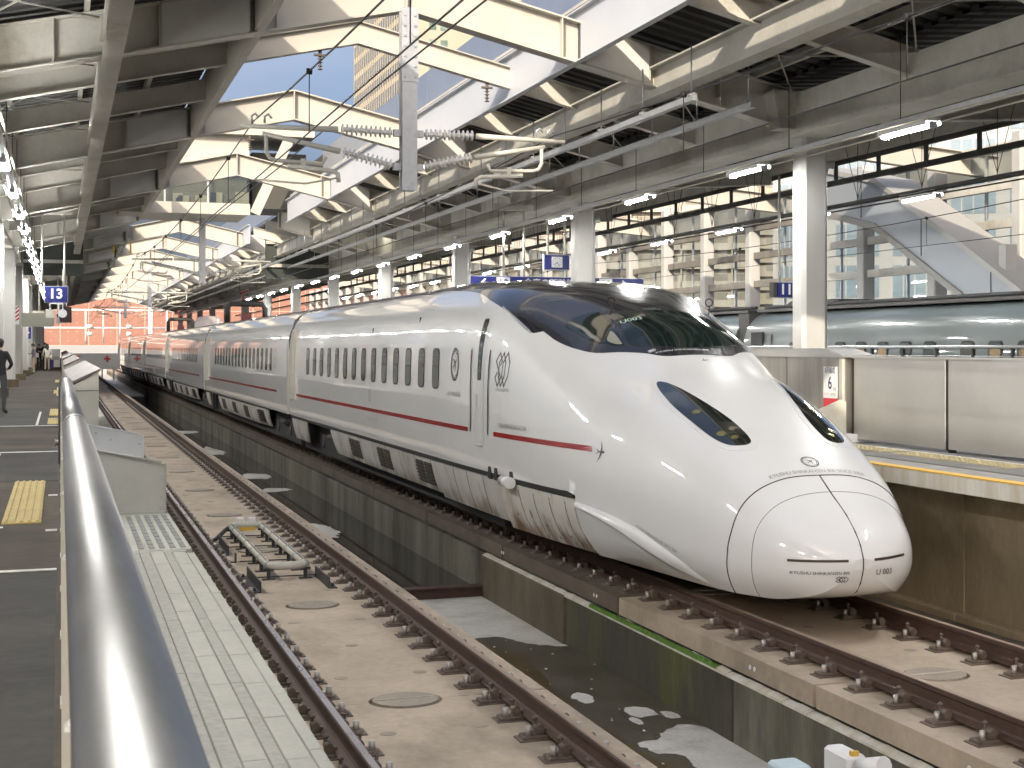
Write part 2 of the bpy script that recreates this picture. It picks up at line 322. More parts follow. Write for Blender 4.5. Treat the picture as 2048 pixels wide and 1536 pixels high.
for i in range(70):
    x, y, s = R.uniform(3.9,5.8), R.uniform(10,19.5), R.uniform(.008,.022)
    lt.add([(x-s,y,FLOOR_Z+.012),(x,y-s*1.6,FLOOR_Z+.012),(x+s,y,FLOOR_Z+.012),(x,y+s*1.2,FLOOR_Z+.02)], [(0,1,2,3)])
lt.build('litter', mat('litter_pale', (.6,.58,.52), (.3,.28,.2), scale=9), kind='stuff')

# track beds (the concrete walls under the slabs): one wall of cast panels along the channel
w = thing('track_wall', 'long stained concrete wall under the right track, streaked and mossy near the camera', 'retaining wall')
def wall_panel(y0, y1, m, x=5.84):
    b = MB(); b.bbox(x, x+.6, y0+.012, y1-.012, FLOOR_Z-.05, -.47, .02); return b.build('wall_panel', m, w)
for y0, y1, m in [(-6,6,M_CONC),(6,10.9,M_CONC),(10.9,13.6,M_CONC),(13.6,18.85,M_CONCM)]: wall_panel(y0, y1, m)
wall_panel(18.85, 23.02, M_CONCB, 5.815)
y = 23.02
while y < 120: wall_panel(y, y+4.95, M_CONC, 5.87); y += 4.95
MB().box(5.87,6.4,120,YF,FLOOR_Z-.05,-.47).build('wall_panel', M_CONC, w)
b = MB(); 
for i in range(60):                     # worn mortar lip on the wall's top edge
    y0 = 8+i*.25; b.add([(5.83+R.uniform(0,.012),y0,-.462),(5.83+R.uniform(0,.012),y0+.25,-.462),(5.905,y0+.25,-.44+R.uniform(-.008,.01)),(5.905,y0,-.44),(5.83,y0,-.485),(5.83,y0+.25,-.485)], [(0,3,2,1),(4,0,1,5)])
b.build('mortar_lip', M_EDGE, w)
rows = [[(5.83, y0, -.463), (5.85+R.uniform(-.01,.01), y0, -.425+R.uniform(-.012,.012)), (5.90, y0, -.44)] for y0 in [14.0+.06*i for i in range(66)]]
MB().grid(rows, smooth=False, flip=True).build('moss', M_MOSS, w, kind='stuff')
MB().box(5.872, 10.0, YN, YF, -1.2, -.455).build('track_bed', M_CONC, kind='structure')
MB().box(1.35, 3.72, YN, YF, -1.2, -.455).build('track_bed', M_CONC, kind='structure')
MB().box(.3, 1.35, YN, YF, -1.2, -.62).build('gutter', M_RUBBER, kind='structure')

# rails, slabs, stoppers, fasteners
HW, GA = .0325, .7175+.0325
RAIL = [(-.0725,-.174),(.0725,-.174),(.0725,-.163),(.02,-.146),(.0085,-.13),(.0085,-.052),(.032,-.038),(.0325,-.006),(.026,0),(-.026,0),(-.0325,-.006),(-.032,-.038),(-.0085,-.052),(-.0085,-.13),(-.02,-.146),(-.0725,-.163)]
def fastener_mesh():
    b = MB()
    b.bbox(-.265,.265,-.10,.10,SLAB_Z-.002,SLAB_Z+.010,.006)
    b.bbox(-.235,.235,-.075,.075,SLAB_Z+.010,SLAB_Z+.034,.008)
    for s in (-1,1):
        b.cyl((s*.105,-.055,-.135),(s*.105,.055,-.135),.030,10)                  # spring clip roll
        b.bar((s*.10,-.045,-.165),(s*.10,.045,-.165),.06,.03)
        b.bar((s*.075,-.03,-.150),(s*.075,.03,-.150),.05,.016)
        b.cyl((s*.118,.042,-.15),(s*.118,.042,-.062),.012,6)                      # tall clip bolt
        b.cyl((s*.118,.042,-.085),(s*.118,.042,-.072),.022,6)
        b.cyl((s*.188,-.03,SLAB_Z+.03),(s*.188,-.03,-.115),.024,6,1)              # anchor bolt head
        b.cyl((s*.188,-.03,SLAB_Z+.03),(s*.188,-.03,SLAB_Z+.042),.036,8)
    return b.mesh('rail_fastener', [M_FAST, M_FASTH])
FM = fastener_mesh()
def far_fasteners(xs, y0, y1):
    b = MB(); y = y0
    while y < y1:
        for x in xs:
            b.box(x-.25,x+.25,y-.09,y+.09,SLAB_Z,SLAB_Z+.03)
            for s in (-1,1): b.box(x+s*.11-.035,x+s*.11+.035,y-.05,y+.05,SLAB_Z+.03,-.11)
        y += .6275
    return b
def slab_mesh():
    hw, L, r = 1.165, 4.962, .292; hl = L/2
    a = math.acos(0); pts = [(hw,-hl),(hw,hl)]
    pts += [(r*math.cos(t), hl - r*math.sin(t) + .029) for t in [math.pi*i/14 for i in range(15)] if True]
    pts += [(-hw,hl),(-hw,-hl)]
    pts += [(-r*math.cos(t), -hl + r*math.sin(t) - .029) for t in [math.pi*i/14 for i in range(15)]]
    b = MB(); b.prism(pts, 'z', SLAB_Z-.19, SLAB_Z); return b.mesh('slab', M_SLAB)
SLM = slab_mesh(); SLK = SLM.copy(); SLK.materials[0] = M_SLABSHADE
b = MB(); b.prism(circ(.262, 28), 'z', -.45, SLAB_Z+.012)
STM = b.mesh('slab_stopper', M_SLABD)
b = MB(); b.bar((-.24,.0,SLAB_Z+.014),(.24,.012,SLAB_Z+.014),.012,.012)
SEAMM = b.mesh('sealant_bead', M_EDGE)
b = MB(); b.prism(circ(.062, 14), 'z', SLAB_Z-.002, SLAB_Z+.003)
PLUGM = b.mesh('lifting_plug', M_SLABD)
def track(x, label, near, top, ny, first, shade_from=999):
    t = thing('railway_track', label, 'railway track')
    for s in (-1, 1):
        rb = MB(); rb.prism([(x+s*GA+px, pz) for px, pz in RAIL], 'y', YN, YF)
        r = rb.build('rail', M_RUST, t)
        MB().box(x+s*GA-.024, x+s*GA+.024, YN, YF, -.001, .0015).build('running_surface', top[s], r)
    y = first
    while y < 150:
        o = link('slab', SLM if y < shade_from else SLK, t, (x, y+2.51, 0))
        if y < 75:
            q = link('slab_stopper', STM, t, (x, y, 0))
            if y < 40: link('sealant_bead', SEAMM, q)
            if y < 45:
                for px, py in ((-.34,1.05),(.34,1.05),(-.34,3.97),(.34,3.97),(0,2.51)): link('lifting_plug', PLUGM, o, (px, py-2.51, 0))
        y += 5.02
    MB().box(x-1.165, x+1.165, y, YF, -.45, SLAB_Z).build('slab', M_SLAB, t)
    y = first + .31; n = 0
    while y < ny:
        if y > near:
            for s in (-1,1): link('rail_fastener', FM, t, (x+s*GA, y, 0)); n += 1
        y += .6275
    far_fasteners((x-GA, x+GA), y, 120).build('distant_fasteners', M_FAST, t, kind='stuff')
    return t
track(XL, 'empty slab track in the middle with a cable loop between its rails', 4.0, {-1:M_RAILTOP, 1:M_RAILTOPR}, 85, 2.59)
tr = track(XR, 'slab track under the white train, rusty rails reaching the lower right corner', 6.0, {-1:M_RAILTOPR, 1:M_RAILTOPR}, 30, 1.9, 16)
b = MB()
for y in [9.4,9.5,13.15,13.25,17.7,17.8,21.9,22.0]: b.cyl((5.868,y,-.31),(5.86,y,-.31),.022,10)
b.build('marker_studs', M_SIGNW, tr)

# cable loop (train control) fixed on the middle track
lp = thing('cable_loop', 'white pipe loop on black brackets between the rails of the empty track', 'cable loop')
ZP = -.045; xa, xb, ya, yb = 2.36, 2.80, 19.75, 24.45
for nm, xx in (('pipe', xa), ('pipe', xb)):
    MB().cyl((xx,ya+.12,ZP),(xx,yb-.12,ZP),.045,12).build(nm, M_CREAM, lp)
    MB().bar((xx-.005,ya+.2,ZP+.043),(xx-.005,yb-.2,ZP+.043),.010,.008).build('seam_strip', M_BLK, lp)
def elbow(cx, cy, r, a0, a1): return [(cx+r*math.cos(a0+(a1-a0)*i/6), cy+r*math.sin(a0+(a1-a0)*i/6), ZP) for i in range(7)]
pi = math.pi
MB().tube(elbow(xa+.12, ya+.12, .12, pi, 1.5*pi)+elbow(xb-.12, ya+.12, .12, 1.5*pi, 2*pi), .05, 10).build('end_pipe', M_CREAM, lp)
MB().tube(elbow(xb-.12, yb-.12, .12, 0, .5*pi)+elbow(xa+.12, yb-.12, .12, .5*pi, pi), .05, 10).build('end_pipe', M_CREAM, lp)
for xx in (xa+.15, xa+.32): MB().bbox(xx-.05,xx+.05,yb-.02,yb+.1,ZP-.05,ZP+.11,.01).build('junction_box', M_SIGNW, lp)
MB().box(xa+.10,xb-.10,yb-.20,yb-.19,ZP-.06,ZP-.01).build('warning_plate', M_YLINE, lp)
for k, yy in enumerate([ya+.05, 20.55, 21.35, 22.15, 22.95, 23.7, 24.25]):
    for xx in (xa, xb):
        b = MB(); b.box(xx-.06,xx+.06,yy-.03,yy+.03,ZP-.06,ZP-.035).box(xx-.02,xx+.02,yy-.02,yy+.02,SLAB_Z,ZP-.06).box(xx-.075,xx+.075,yy-.06,yy+.06,SLAB_Z,SLAB_Z+.012)
        br = b.build('bracket', M_DARKM, lp)
        MB().tube([(xx-.051,yy,ZP-.02),(xx-.04,yy,ZP+.035),(xx,yy,ZP+.053),(xx+.04,yy,ZP+.035),(xx+.051,yy,ZP-.02)],.008,6).build('clamp', M_GALV, br)
    if k in (0,2,4,6):
        MB().bar((xa-.18,yy,SLAB_Z+.035),(xb+.22,yy,SLAB_Z+.035),.03,.012).build('cross_strap', M_DARKM, lp)
for xx, y0, y1 in ((2.14,18.75,20.15),(2.93,18.8,19.9),(2.12,22.3,23.6)):
    b = MB(); b.box(xx,xx+.014,y0,y1,SLAB_Z,SLAB_Z+.13).box(xx-.09 if xx<2.5 else xx+.014, xx if xx<2.5 else xx+.1, y0,y1,SLAB_Z,SLAB_Z+.012)
    for yy in (y0+.1, y1-.1): b.cyl((xx+(-.05 if xx<2.5 else .06),yy,SLAB_Z+.01),(xx+(-.05 if xx<2.5 else .06),yy,SLAB_Z+.05),.014,6)
    b.build('angle_bracket', M_DARKM, lp)
b = MB(); b.box(2.05,2.14,21.5,21.62,SLAB_Z,SLAB_Z+.012).box(2.14,2.155,21.5,21.62,SLAB_Z,SLAB_Z+.12); b.build('angle_bracket', M_DARKM, lp)
MB().tube([(xa,yb-.05,ZP),(xa-.1,yb-.3,ZP-.03),(xa-.28,yb-.75,ZP-.11),(xa-.5,yb-1.0,SLAB_Z+.03),(1.84,yb-1.05,SLAB_Z+.03)],.03,8).build('lead_cable', M_RUBBER, lp)
# white trackside unit at the lower right corner
su = thing('trackside_unit', 'white boxy trackside unit beside the channel wall, lower right corner', 'signal unit', None, (0,0,-.44))
MB().bbox(5.36,5.52,10.35,10.75,-.16,.05,.02).build('case', M_SIGNW, su)
MB().tube([(5.44,10.3,-.02),(5.50,10.05,.045)],[.07,.075],10).build('lamp_hood', M_SIGNW, su)
MB().box(5.40,5.46,10.36,10.40,.05,.085).build('yellow_tab', M_YLINE, su)
MB().bbox(4.96,5.2,10.6,10.9,-.24,-.06,.02).build('side_case', mat('case_pale_blue', (.55,.68,.75), rough=.4), su)
MB().tube([(5.0,10.55,-.14),(5.06,10.5,-.09),(5.12,10.55,-.14)],.022,8).build('grip', M_SIGNW, su)
MB().box(5.40,5.46,10.5,10.58,FLOOR_Z+.44,-.16).box(5.05,5.12,10.7,10.78,FLOOR_Z+.44,-.24).bar((5.1,10.7,-.28),(5.45,10.55,-.22),.05,.05).build('post', M_GALV, su)

# ---------------------------------------------------------------- platforms
pb = MB(); pb.box(-9.5, .805, YN, YF, .95, PLAT)
pl13 = pb.build('platform', M_ASPH, kind='structure')
MB().box(-9.5,.25,YN,YF,-1.2,.95).build('platform_wall', M_CONC, kind='structure')
MB().box(.19,.812,YN,YF,PLAT,PLAT+.004).build('platform_edge_strip', M_EDGE, kind='structure')
# paving of the strip outside the fence
pv = thing('edge_paving', 'pale paving strip along the platform edge, smooth and rough rows of blocks', 'paving')
for (x0, x1, m, L) in ((.19,.475,M_PAVER,1.6),(.478,.54,M_PAVER,1.6),(.543,.626,M_PAVE,.62),(.629,.676,M_PAVER,1.6),(.679,.762,M_PAVE,.62),(.765,.812,M_PAVE,.9)):
    y = 3.3 + R.uniform(0,.3); me = None; mb = MB(); mb.bbox(x0, x1, .0, L-.006, PLAT+.004, PLAT+.03, .004); me = mb.mesh('paver', m)
    while y < 10.7:
        link('paver', me, pv, (0, y, R.uniform(-.001,.001))); y += L
MB().bbox(.19,.812,10.95,13.4,PLAT+.004,PLAT+.03,.004).build('tactile_base', M_PAVE, pv)
MB().box(.45,.77,10.82,10.9,PLAT+.004,PLAT+.031).build('joint_strip', M_PAVER, pv)
PD = MB(); PD.bbox(-.018,.018,-.085,.085,PLAT+.03,PLAT+.035,.003); PDM = PD.mesh('tactile_dash', M_PAD)
for i in range(5):
    for j in range(10): link('tactile_dash', PDM, pv, (.50+i*.066, 11.12+j*.225, 0))
MB().bbox(.19,.812,13.4,20,PLAT+.004,PLAT+.03,.004).build('paver', M_PAVE, pv)
# asphalt patches, tactile blocks and painted lines of the left platform
for (x0,x1,y0,y1,m) in ((-5.5,-.02,29,37.5,M_ASPHG),(-5.5,-.02,17.4,23,M_ASPHG),(-5.5,-.02,4,10.35,M_ASPHG)):
    MB().box(x0,x1,y0,y1,PLAT,PLAT+.004).build('asphalt_patch', m, kind='structure')
for (x0,x1,y0,y1) in ((-1.3,-.02,10.38,10.46),(-1.5,-.02,22.2,22.32),(-1.2,-.02,29.6,29.72),(-.40,-.36,29.9,36),(-.75,-.70,17.5,22),(-.9,-.4,12.95,13.02),(-.10,-.02,12.6,12.72),(-.10,-.02,15.6,15.72),(-.09,-.05,48,58)):
    MB().box(x0,x1,y0,y1,PLAT+.004,PLAT+.008).build('painted_line', M_WLINE, kind='structure')
def tactile(label, x0, x1, y0, y1, bars, m, group='yellow guide blocks on the left platform', edge='x'):
    t = thing('tactile_block', label, 'tactile paving', group)
    MB().bbox(x0,x1,y0,y1,PLAT,PLAT+.012,.004).build('base_tile', m, t)
    wd = (x1-x0)/bars
    bm_ = MB(); bm_.bbox(-wd*.22,wd*.22,0,y1-y0-.06,PLAT+.012,PLAT+.022,.004); me = bm_.mesh('guide_bar', m)
    for i in range(bars): link('guide_bar', me, t, (x0+wd*(i+.5), y0+.03, 0))
tactile('large yellow guide block beside the silver handrail, nearest the camera', -.42,-.135,13.25,17.3,5,M_YEL)
tactile('yellow guide block behind the white floor line, in front of its twin', -.21,-.03,30.2,32.6,4,M_YEL)
tactile('yellow guide block just past its twin behind the white floor line', -.20,-.03,34,37.4,4,M_YEL)
tactile('single yellow guide block halfway to the group of passengers', -.18,-.03,50,54,4,M_YEL)
tactile('farthest pair of yellow strips before the passengers', -.18,-.03,66,71,3,M_YEL)

# foreground fence: thick silver handrail over slim panels
fn = thing('handrail_fence', 'thick brushed silver handrail on a slim beige fence along the platform edge', 'fence')
HX, HZ, HR = .07, 2.21, .060
for y0, y1 in ((.35,8.595),(8.6,19.4)):
    MB().tube([(HX,y0,HZ),(HX,y1,HZ)],HR,40).build('handrail', M_CHROME, fn)
MB().tube([(HX,8.5,HZ),(HX,8.7,HZ)],HR+.0015,40).build('joint_sleeve', M_CHROME, fn)
MB().tube([(HX,19.4,HZ),(HX-.01,19.6,HZ-.01),(HX-.03,19.8,HZ-.06),(HX-.03,19.85,HZ-.2),(HX-.03,19.85,PLAT)],HR,20).build('handrail_end', M_CHROME, fn)
pm = MB(); pm.bbox(.02,.055,0,1.46,PLAT+.06,HZ-.03,.006); pm = pm.mesh('fence_panel', M_STEELP)
ps = MB(); ps.bbox(.004,.05,0,.05,PLAT,HZ-.02,.006).box(.0,.02,-.06,.11,PLAT,PLAT+.015); ps = ps.mesh('fence_post', M_PLATE)
y = .4
while y < 19:
    link('fence_panel', pm, fn, (0,y+.02,0)); link('fence_post', ps, fn, (0,y+1.48,0)); y += 1.53
kb = MB(); kb.cyl((-.05,21.2,PLAT+.18),(.0,21.2,PLAT+.18),.035,10).cyl((-.06,21.2,PLAT+.17),(-.05,21.2,PLAT+.17),.05,12)
kb.build('door_stop', M_CHROME, fn)
# guard plates across the strip and the gate block behind the handrail's end
def guard(label, y, x0, x1, z0, zl, zr, m, bolts=True):
    t = thing('guard_plate', label, 'guard plate', 'guard plates across the platform edge strip')
    MB().prism([(x0,z0),(x1,z0),(x1,zr),(x1-.03,zr+.01),(x0,zl)],'y',y,y+.025).build('plate', m, t)
    b = MB(); b.bar((x0,y+.014,zl+.006),(x1-.02,y+.014,zr+.018),.055,.012).box(x1,x1+.012,y-.02,y+.05,z0,zr+.008).box(x0,x1+.02,y-.02,y+.06,z0-.002,z0+.02)
    b.build('flange', M_PAVE if m is M_PLATE else m, t)
    if bolts:
        for px, pz in ((x0+.12,zl-.09),(x0+.26,zl-.16),(x1-.03,zr-.08),(x1-.03,z0+.14),(x1-.03,z0+.05),(x0+.25,z0+.05)):
            MB().cyl((px,y-.008,pz),(px,y,pz),.011,8).build('bolt', M_GALV, t)
guard('beige steel guard plate with bolted flange right beside the handrail', 13.35,.22,.78,PLAT+.03,1.80,1.675,M_PLATE)
guard('pale grey guard plate standing just behind the beige one', 17.2,.22,.79,PLAT+.03,1.83,1.70,M_PLATEW)
def gate_block(label, y0, y1, zt):
    t = thing('gate_block', label, 'platform gate', 'platform gate blocks along the left edge')
    MB().prism([(.10,PLAT),(.43,PLAT),(.43,zt-.10),(.43,zt-.04),(.10,zt-.22)],'y',y0,y1).build('housing', M_PLATE, t)
    MB().prism([(.08,zt-.21),(.45,zt-.03),(.45,zt),(.08,zt-.18)],'y',y0-.02,y1+.02).build('cap', mat('cap_pinkish_steel', (.15,.12,.11), (.12,.10,.095), rough=.55, metal=.1, scale=2), t)
    MB().box(.10,.435,y0-.006,y0,zt-.27,zt-.262).build('joint', M_DARKM, t)
    return t
gate_block('beige gate block with sloped steel cap at the end of the silver handrail', 20.2, 33, 2.36)
gate_block('second sloped gate block, further along the left platform edge', 41, 56, 2.36)
gate_block('third sloped gate block near the passengers', 64, 84, 2.36)
gate_block('farthest gate block, beside the white barrier', 95, 150, 2.36)
# ---------------------------------------------------------------- the white train
X0, D0 = XR, 13.27
def pl(x, pts):
    # monotone cubic (Catmull/Hermite, finite-difference limited) interpolation
    if x<=pts[0][0]: return pts[0][1]
    if x>=pts[-1][0]: return pts[-1][1]
    n=len(pts)
    i=0
    while x>pts[i+1][0]: i+=1
    def sl(k): return (pts[k+1][1]-pts[k][1])/(pts[k+1][0]-pts[k][0])
    def m(k):
        if k==0: return sl(0)
        if k==n-1: return sl(n-2)
        a,b=sl(k-1),sl(k)
        return 0 if a*b<=0 else 2*a*b/(a+b)
    x0,y0=pts[i]; x1,y1=pts[i+1]; h=x1-x0; t=(x-x0)/h
    return (2*t**3-3*t*t+1)*y0+(t**3-2*t*t+t)*h*m(i)+(-2*t**3+3*t*t)*y1+(t**3-t*t)*h*m(i+1)
ZT=[(0,.62),(.06,.74),(.16,.85),(.35,1.0),(.65,1.17),(1.1,1.43),(2,1.81),(3,2.17),(3.9,2.45),(4.3,2.61),(5,2.93),(5.8,3.17),(7.3,3.43),(9.3,3.59),(11.6,3.65),(14,3.63),(30,3.62)]
ZB=[(0,.52),(.05,.40),(.14,.30),(.3,.24),(.6,.20),(30,.20)]
W=[(0,.10),(.03,.26),(.1,.42),(.22,.60),(.4,.755),(.7,.88),(1.1,1.02),(1.8,1.19),(2.8,1.36),(4.2,1.51),(6,1.62),(8,1.68),(10,1.70),(30,1.70)]
N=[(0,2.1),(.5,2.5),(1.2,2.85),(3,2.7),(4.3,2.35),(5.3,2.4),(6.3,2.9),(7.4,4.1),(8.4,4.8),(12,4.8),(30,4.8)]
ZW=[(0,.57),(.1,.55),(.5,.55),(1.5,.62),(3,.75),(5,1.0),(8,1.3),(30,1.35)]
WB=[(0,.06),(.03,.16),(.1,.30),(.22,.44),(.4,.58),(.7,.74),(1.1,.88),(2,1.0),(3.3,1.12),(4.6,1.25),(6,1.36),(8,1.45),(30,1.5)]
def sec(d,t):
    """t in [-1,1]: -1 lower left edge, 0 roof centre, 1 lower right edge; returns x offset, z"""
    w,zt,zb,n,zw,wb=pl(d,W),pl(d,ZT),pl(d,ZB),pl(d,N),pl(d,ZW),pl(d,WB)
    s=-1 if t<0 else 1; a=abs(t)
    if a<=.75:
        ph=math.pi/2*(a/.75)
        return s*w*math.sin(ph)**(2/n) if ph>0 else 0., zw+(zt-zw)*max(0,math.cos(ph))**(2/n)
    q=(a-.75)/.25
    return s*(w-(w-wb)*q**2.2), zw-(zw-zb)*q

def xside(d, z):
    """half width of the body at height z"""
    w,zt,zb,n,zw,wb = pl(d,W),pl(d,ZT),pl(d,ZB),pl(d,N),pl(d,ZW),pl(d,WB)
    if z >= zw: q = min(1,(z-zw)/(zt-zw)); return w*max(0,1-q**n)**(1/n)
    q = min(1,(zw-z)/(zw-zb)); return w-(w-wb)*q**2.2
def tlow(d, z):
    zw, zb = pl(d,ZW), pl(d,ZB); return .75+.25*min(1,(zw-z)/(zw-zb))
def S(d, t):
    x, z = sec(d, t); return Vector((X0+x, D0+d, z))
def Nn(d, t):
    e = 1e-3; a = S(d+e,t)-S(max(0,d-e),t); b = S(d,min(1,t+e))-S(d,max(-1,t-e)); n = b.cross(a)
    return n.normalized() if n.length > 1e-12 else Vector((0,-1,0))
SILL = .93
def row_ts(tl): return [.75*i/24 for i in range(24)] + [.75+(tl-.75)*i/8 for i in range(9)]
def body_rows(ds, clip=True):
    rows = []
    for d in ds:
        ts = row_ts(tlow(d, SILL) if clip else 1); rows.append([S(d, -t) for t in ts[:0:-1]] + [S(d, t) for t in ts])
    return rows
def front_cap(mb, row, mi=0):
    c = sum((Vector(p) for p in row), Vector())/len(row); n = len(row); o = len(mb.v)
    mb.v += [tuple(p) for p in row] + [tuple(c)]
    for i in range(n): mb.f.append([o+(i+1)%n, o+i, o+n]); mb.mi.append(mi); mb.sm.append(True)
ds = [ (i/44)**1.7*4.2 for i in range(45)] + [4.2201+ (i/50)*9.8 for i in range(51)] + [14.2+i*2.6 for i in range(5)] + [27.2]
car1 = thing('lead_train_car', 'white streamlined lead car with long duckbill nose and black windscreen canopy', 'train car', 'cars of the white high-speed train')
def chin(mb, dd):
    mb.grid([[S(d,1)+(S(d,-1)-S(d,1))*(j/12)-Vector((0,0,.02*math.sin(math.pi*j/12)*min(1,d*3))) for j in range(13)] for d in dd])
DN = ds[:45]; DB = [4.2] + ds[45:]
mb = MB(); rows = body_rows(DN, False); mb.grid(rows); front_cap(mb, rows[0]); chin(mb, DN)
rows = body_rows(DB); mb.grid(rows); c = rows[-1]
mb.add(c, [tuple(range(len(c)-1,-1,-1))])
BODY = mb.mesh('body', M_WHITE); body = link('body', BODY, car1)
fullmb = MB(); fullmb.grid(body_rows(ds, False)); front_cap(fullmb, body_rows(ds[:1], False)[0]); chin(fullmb, ds[:45])
BV = BVHTree.FromPolygons([Vector(v) for v in fullmb.v], fullmb.f)
def spline(pts, k=5):
    out = []; n = len(pts)
    for i in range(n):
        p0,p1,p2,p3 = pts[i-1],pts[i],pts[(i+1)%n],pts[(i+2)%n]
        for j in range(k):
            t = j/k; out.append(tuple(.5*((2*p1[a])+(-p0[a]+p2[a])*t+(2*p0[a]-5*p1[a]+4*p2[a]-p3[a])*t*t+(-p0[a]+3*p1[a]-3*p2[a]+p3[a])*t**3) for a in (0,1)))
    return out
def patch(name, poly, off, m, parent, nd=26, nt=14, thick=.01, smooth=5):
    """a piece lying on the skin: outline in (distance from tip, girth parameter), with its own edge thickness"""
    P = spline(poly, smooth) if smooth else poly
    d0, d1 = min(p[0] for p in P)+1e-4, max(p[0] for p in P)-1e-4; rows = []
    for i in range(nd+1):
        q = .5-.5*math.cos(math.pi*i/nd); d = d0+(d1-d0)*q; xs = []
        for a, b in zip(P, P[1:]+P[:1]):
            if (a[0]-d)*(b[0]-d) <= 0 and a[0] != b[0]: xs.append(a[1]+(b[1]-a[1])*(d-a[0])/(b[0]-a[0]))
        if len(xs) < 2: continue
        t0, t1 = min(xs), max(xs); rows.append([(d, t0+(t1-t0)*j/nt) for j in range(nt+1)])
    mb = MB(); top = [[S(d,t)+Nn(d,t)*off for d,t in r] for r in rows]; mb.grid(top)
    lp_ = rows[0] + [r[-1] for r in rows[1:]] + rows[-1][-2::-1] + [r[0] for r in rows[-2:0:-1]]
    up = [S(d,t)+Nn(d,t)*off for d,t in lp_]; dn = [S(d,t)+Nn(d,t)*(off-thick) for d,t in lp_]; n = len(lp_)
    mb.add(up+dn, [(i,(i+1)%n,n+(i+1)%n,n+i) for i in range(n)], 0, False)
    return mb.build(name, m, parent)
def mirror(poly): return [(d,-t) for d,t in poly][::-1]
def seam(name, pts, r, m, parent, sub=8):
    out = []
    for i in range(len(pts)-1):
        p0,p1,p2,p3 = pts[max(i-1,0)],pts[i],pts[i+1],pts[min(i+2,len(pts)-1)]
        for j in range(sub):
            t = j/sub; out.append(tuple(.5*((2*p1[a])+(-p0[a]+p2[a])*t+(2*p0[a]-5*p1[a]+4*p2[a]-p3[a])*t*t+(-p0[a]+3*p1[a]-3*p2[a]+p3[a])*t**3) for a in (0,1)))
    out.append(pts[-1])
    return MB().tube([S(d,max(-1,min(1,t))) for d,t in out], r, 6).build(name, m, parent)
# canopy with windscreen
edge = [(4.10,0),(4.13,.10),(4.36,.17),(4.52,.22),(4.89,.315),(5.42,.36),(5.9,.377),(6.25,.374),(6.38,.39),(6.55,.415),(7.03,.407),(7.75,.378),(8.43,.35),(9.56,.287),(12.24,.25),(13.6,.22)]
can = patch('canopy', [(d,-t) for d,t in edge]+[(d,t) for d,t in edge[:0:-1]], .006, M_BLACK, car1, 70, 30, .012, 4)
ws = [(5.39,-.14),(5.41,0),(5.39,.14),(5.2,.172),(4.9,.192),(4.6,.185),(4.39,.10),(4.275,0),(4.39,-.10),(4.6,-.185),(4.9,-.180),(5.2,-.163)]
patch('windscreen', ws, .011, M_DGLASS, can, 30, 24, .006, 4)
sw = [(5.97,-.300),(5.79,-.178),(5.6,-.181),(4.76,-.206),(4.67,-.211),(4.75,-.240),(4.88,-.262),(5.21,-.294),(5.6,-.304)]
for p in (sw, mirror(sw)):
    patch('side_window', p, .0105, M_DGLASS, can, 26, 10, .005, 3)
seam('windscreen_seal', ws+[ws[0]], .011, M_BLK, can, 5)
for s in (-1,1): seam('side_window_seal', [(d,-s*t) for d,t in sw]+[(sw[0][0],-s*sw[0][1])], .009, M_BLK, can, 4)
for s in (-1,1): seam('hinge_strip', [(7.72,s*.372),(7.3,s*.392),(6.9,s*.404),(6.52,s*.411)], .016, M_GALV, can)
for s in (-1,1):
    a = S(5.46,s*.163)+Nn(5.46,s*.163)*.03; k = MB(); k.tube([a, a+Vector((s*.0,-.05,.06)), a+Vector((0,-.04,.13))],.008,6)
    k.tube([a+Vector((0,-.04,.13))+Vector((.05*math.cos(t*.7),0,.05*math.sin(t*.7)+.04)) for t in range(10)],.008,5); k.build('wiper_ring', M_BLK, can)
# cab blind, seat and console seen through the dark glass
patch('cab_blind', [(5.08,-.209),(4.76,-.212),(4.70,-.216),(4.78,-.236),(4.93,-.250),(5.02,-.232)], .0115, mat('blind_cream', (.30,.29,.22), rough=.25, coat=.5), can, 12, 6, .001, 3)
# headlights
hl = [(3.50,-.222),(3.40,-.186),(2.98,-.155),(2.38,-.122),(2.03,-.109),(1.72,-.112),(1.60,-.130),(1.60,-.175),(1.70,-.225),(1.92,-.250),(2.30,-.256),(2.89,-.253)]
rm = [(3.60,-.226),(3.47,-.168),(2.98,-.135),(2.38,-.100),(2.0,-.086),(1.64,-.092),(1.51,-.125),(1.51,-.185),(1.63,-.25),(1.90,-.272),(2.34,-.274),(2.95,-.272)]
M_LENS = mat('lamp_lens_clear', (.02,.024,.02), rough=.03, spec=.8, coat=1)
for f in (lambda p: p, mirror):
    rim = patch('headlight_rim', f(rm), .006, M_WHITE, car1, 30, 12, .012, 4)
    h = patch('headlight', f(hl), .010, M_LENS, car1, 30, 12, .008, 4)
    for (d, t, r) in ((1.92,-.20,.055),(1.78,-.165,.045),(2.5,-.2,.05)):
        t = t if f(hl)[0][1] < 0 else -t
        p, n = S(d,t), Nn(d,t); u = n.orthogonal().normalized(); v = n.cross(u)
        MB().add([p+n*.0125]+[p+n*.0105+(u*math.cos(a*.7854)+v*math.sin(a*.7854))*r for a in range(8)], [(0,1+i,1+(i+1)%8) for i in range(8)], 0, True).build('reflector', mat('reflector_gold', (.5,.42,.16), rough=.25, metal=.8), h)
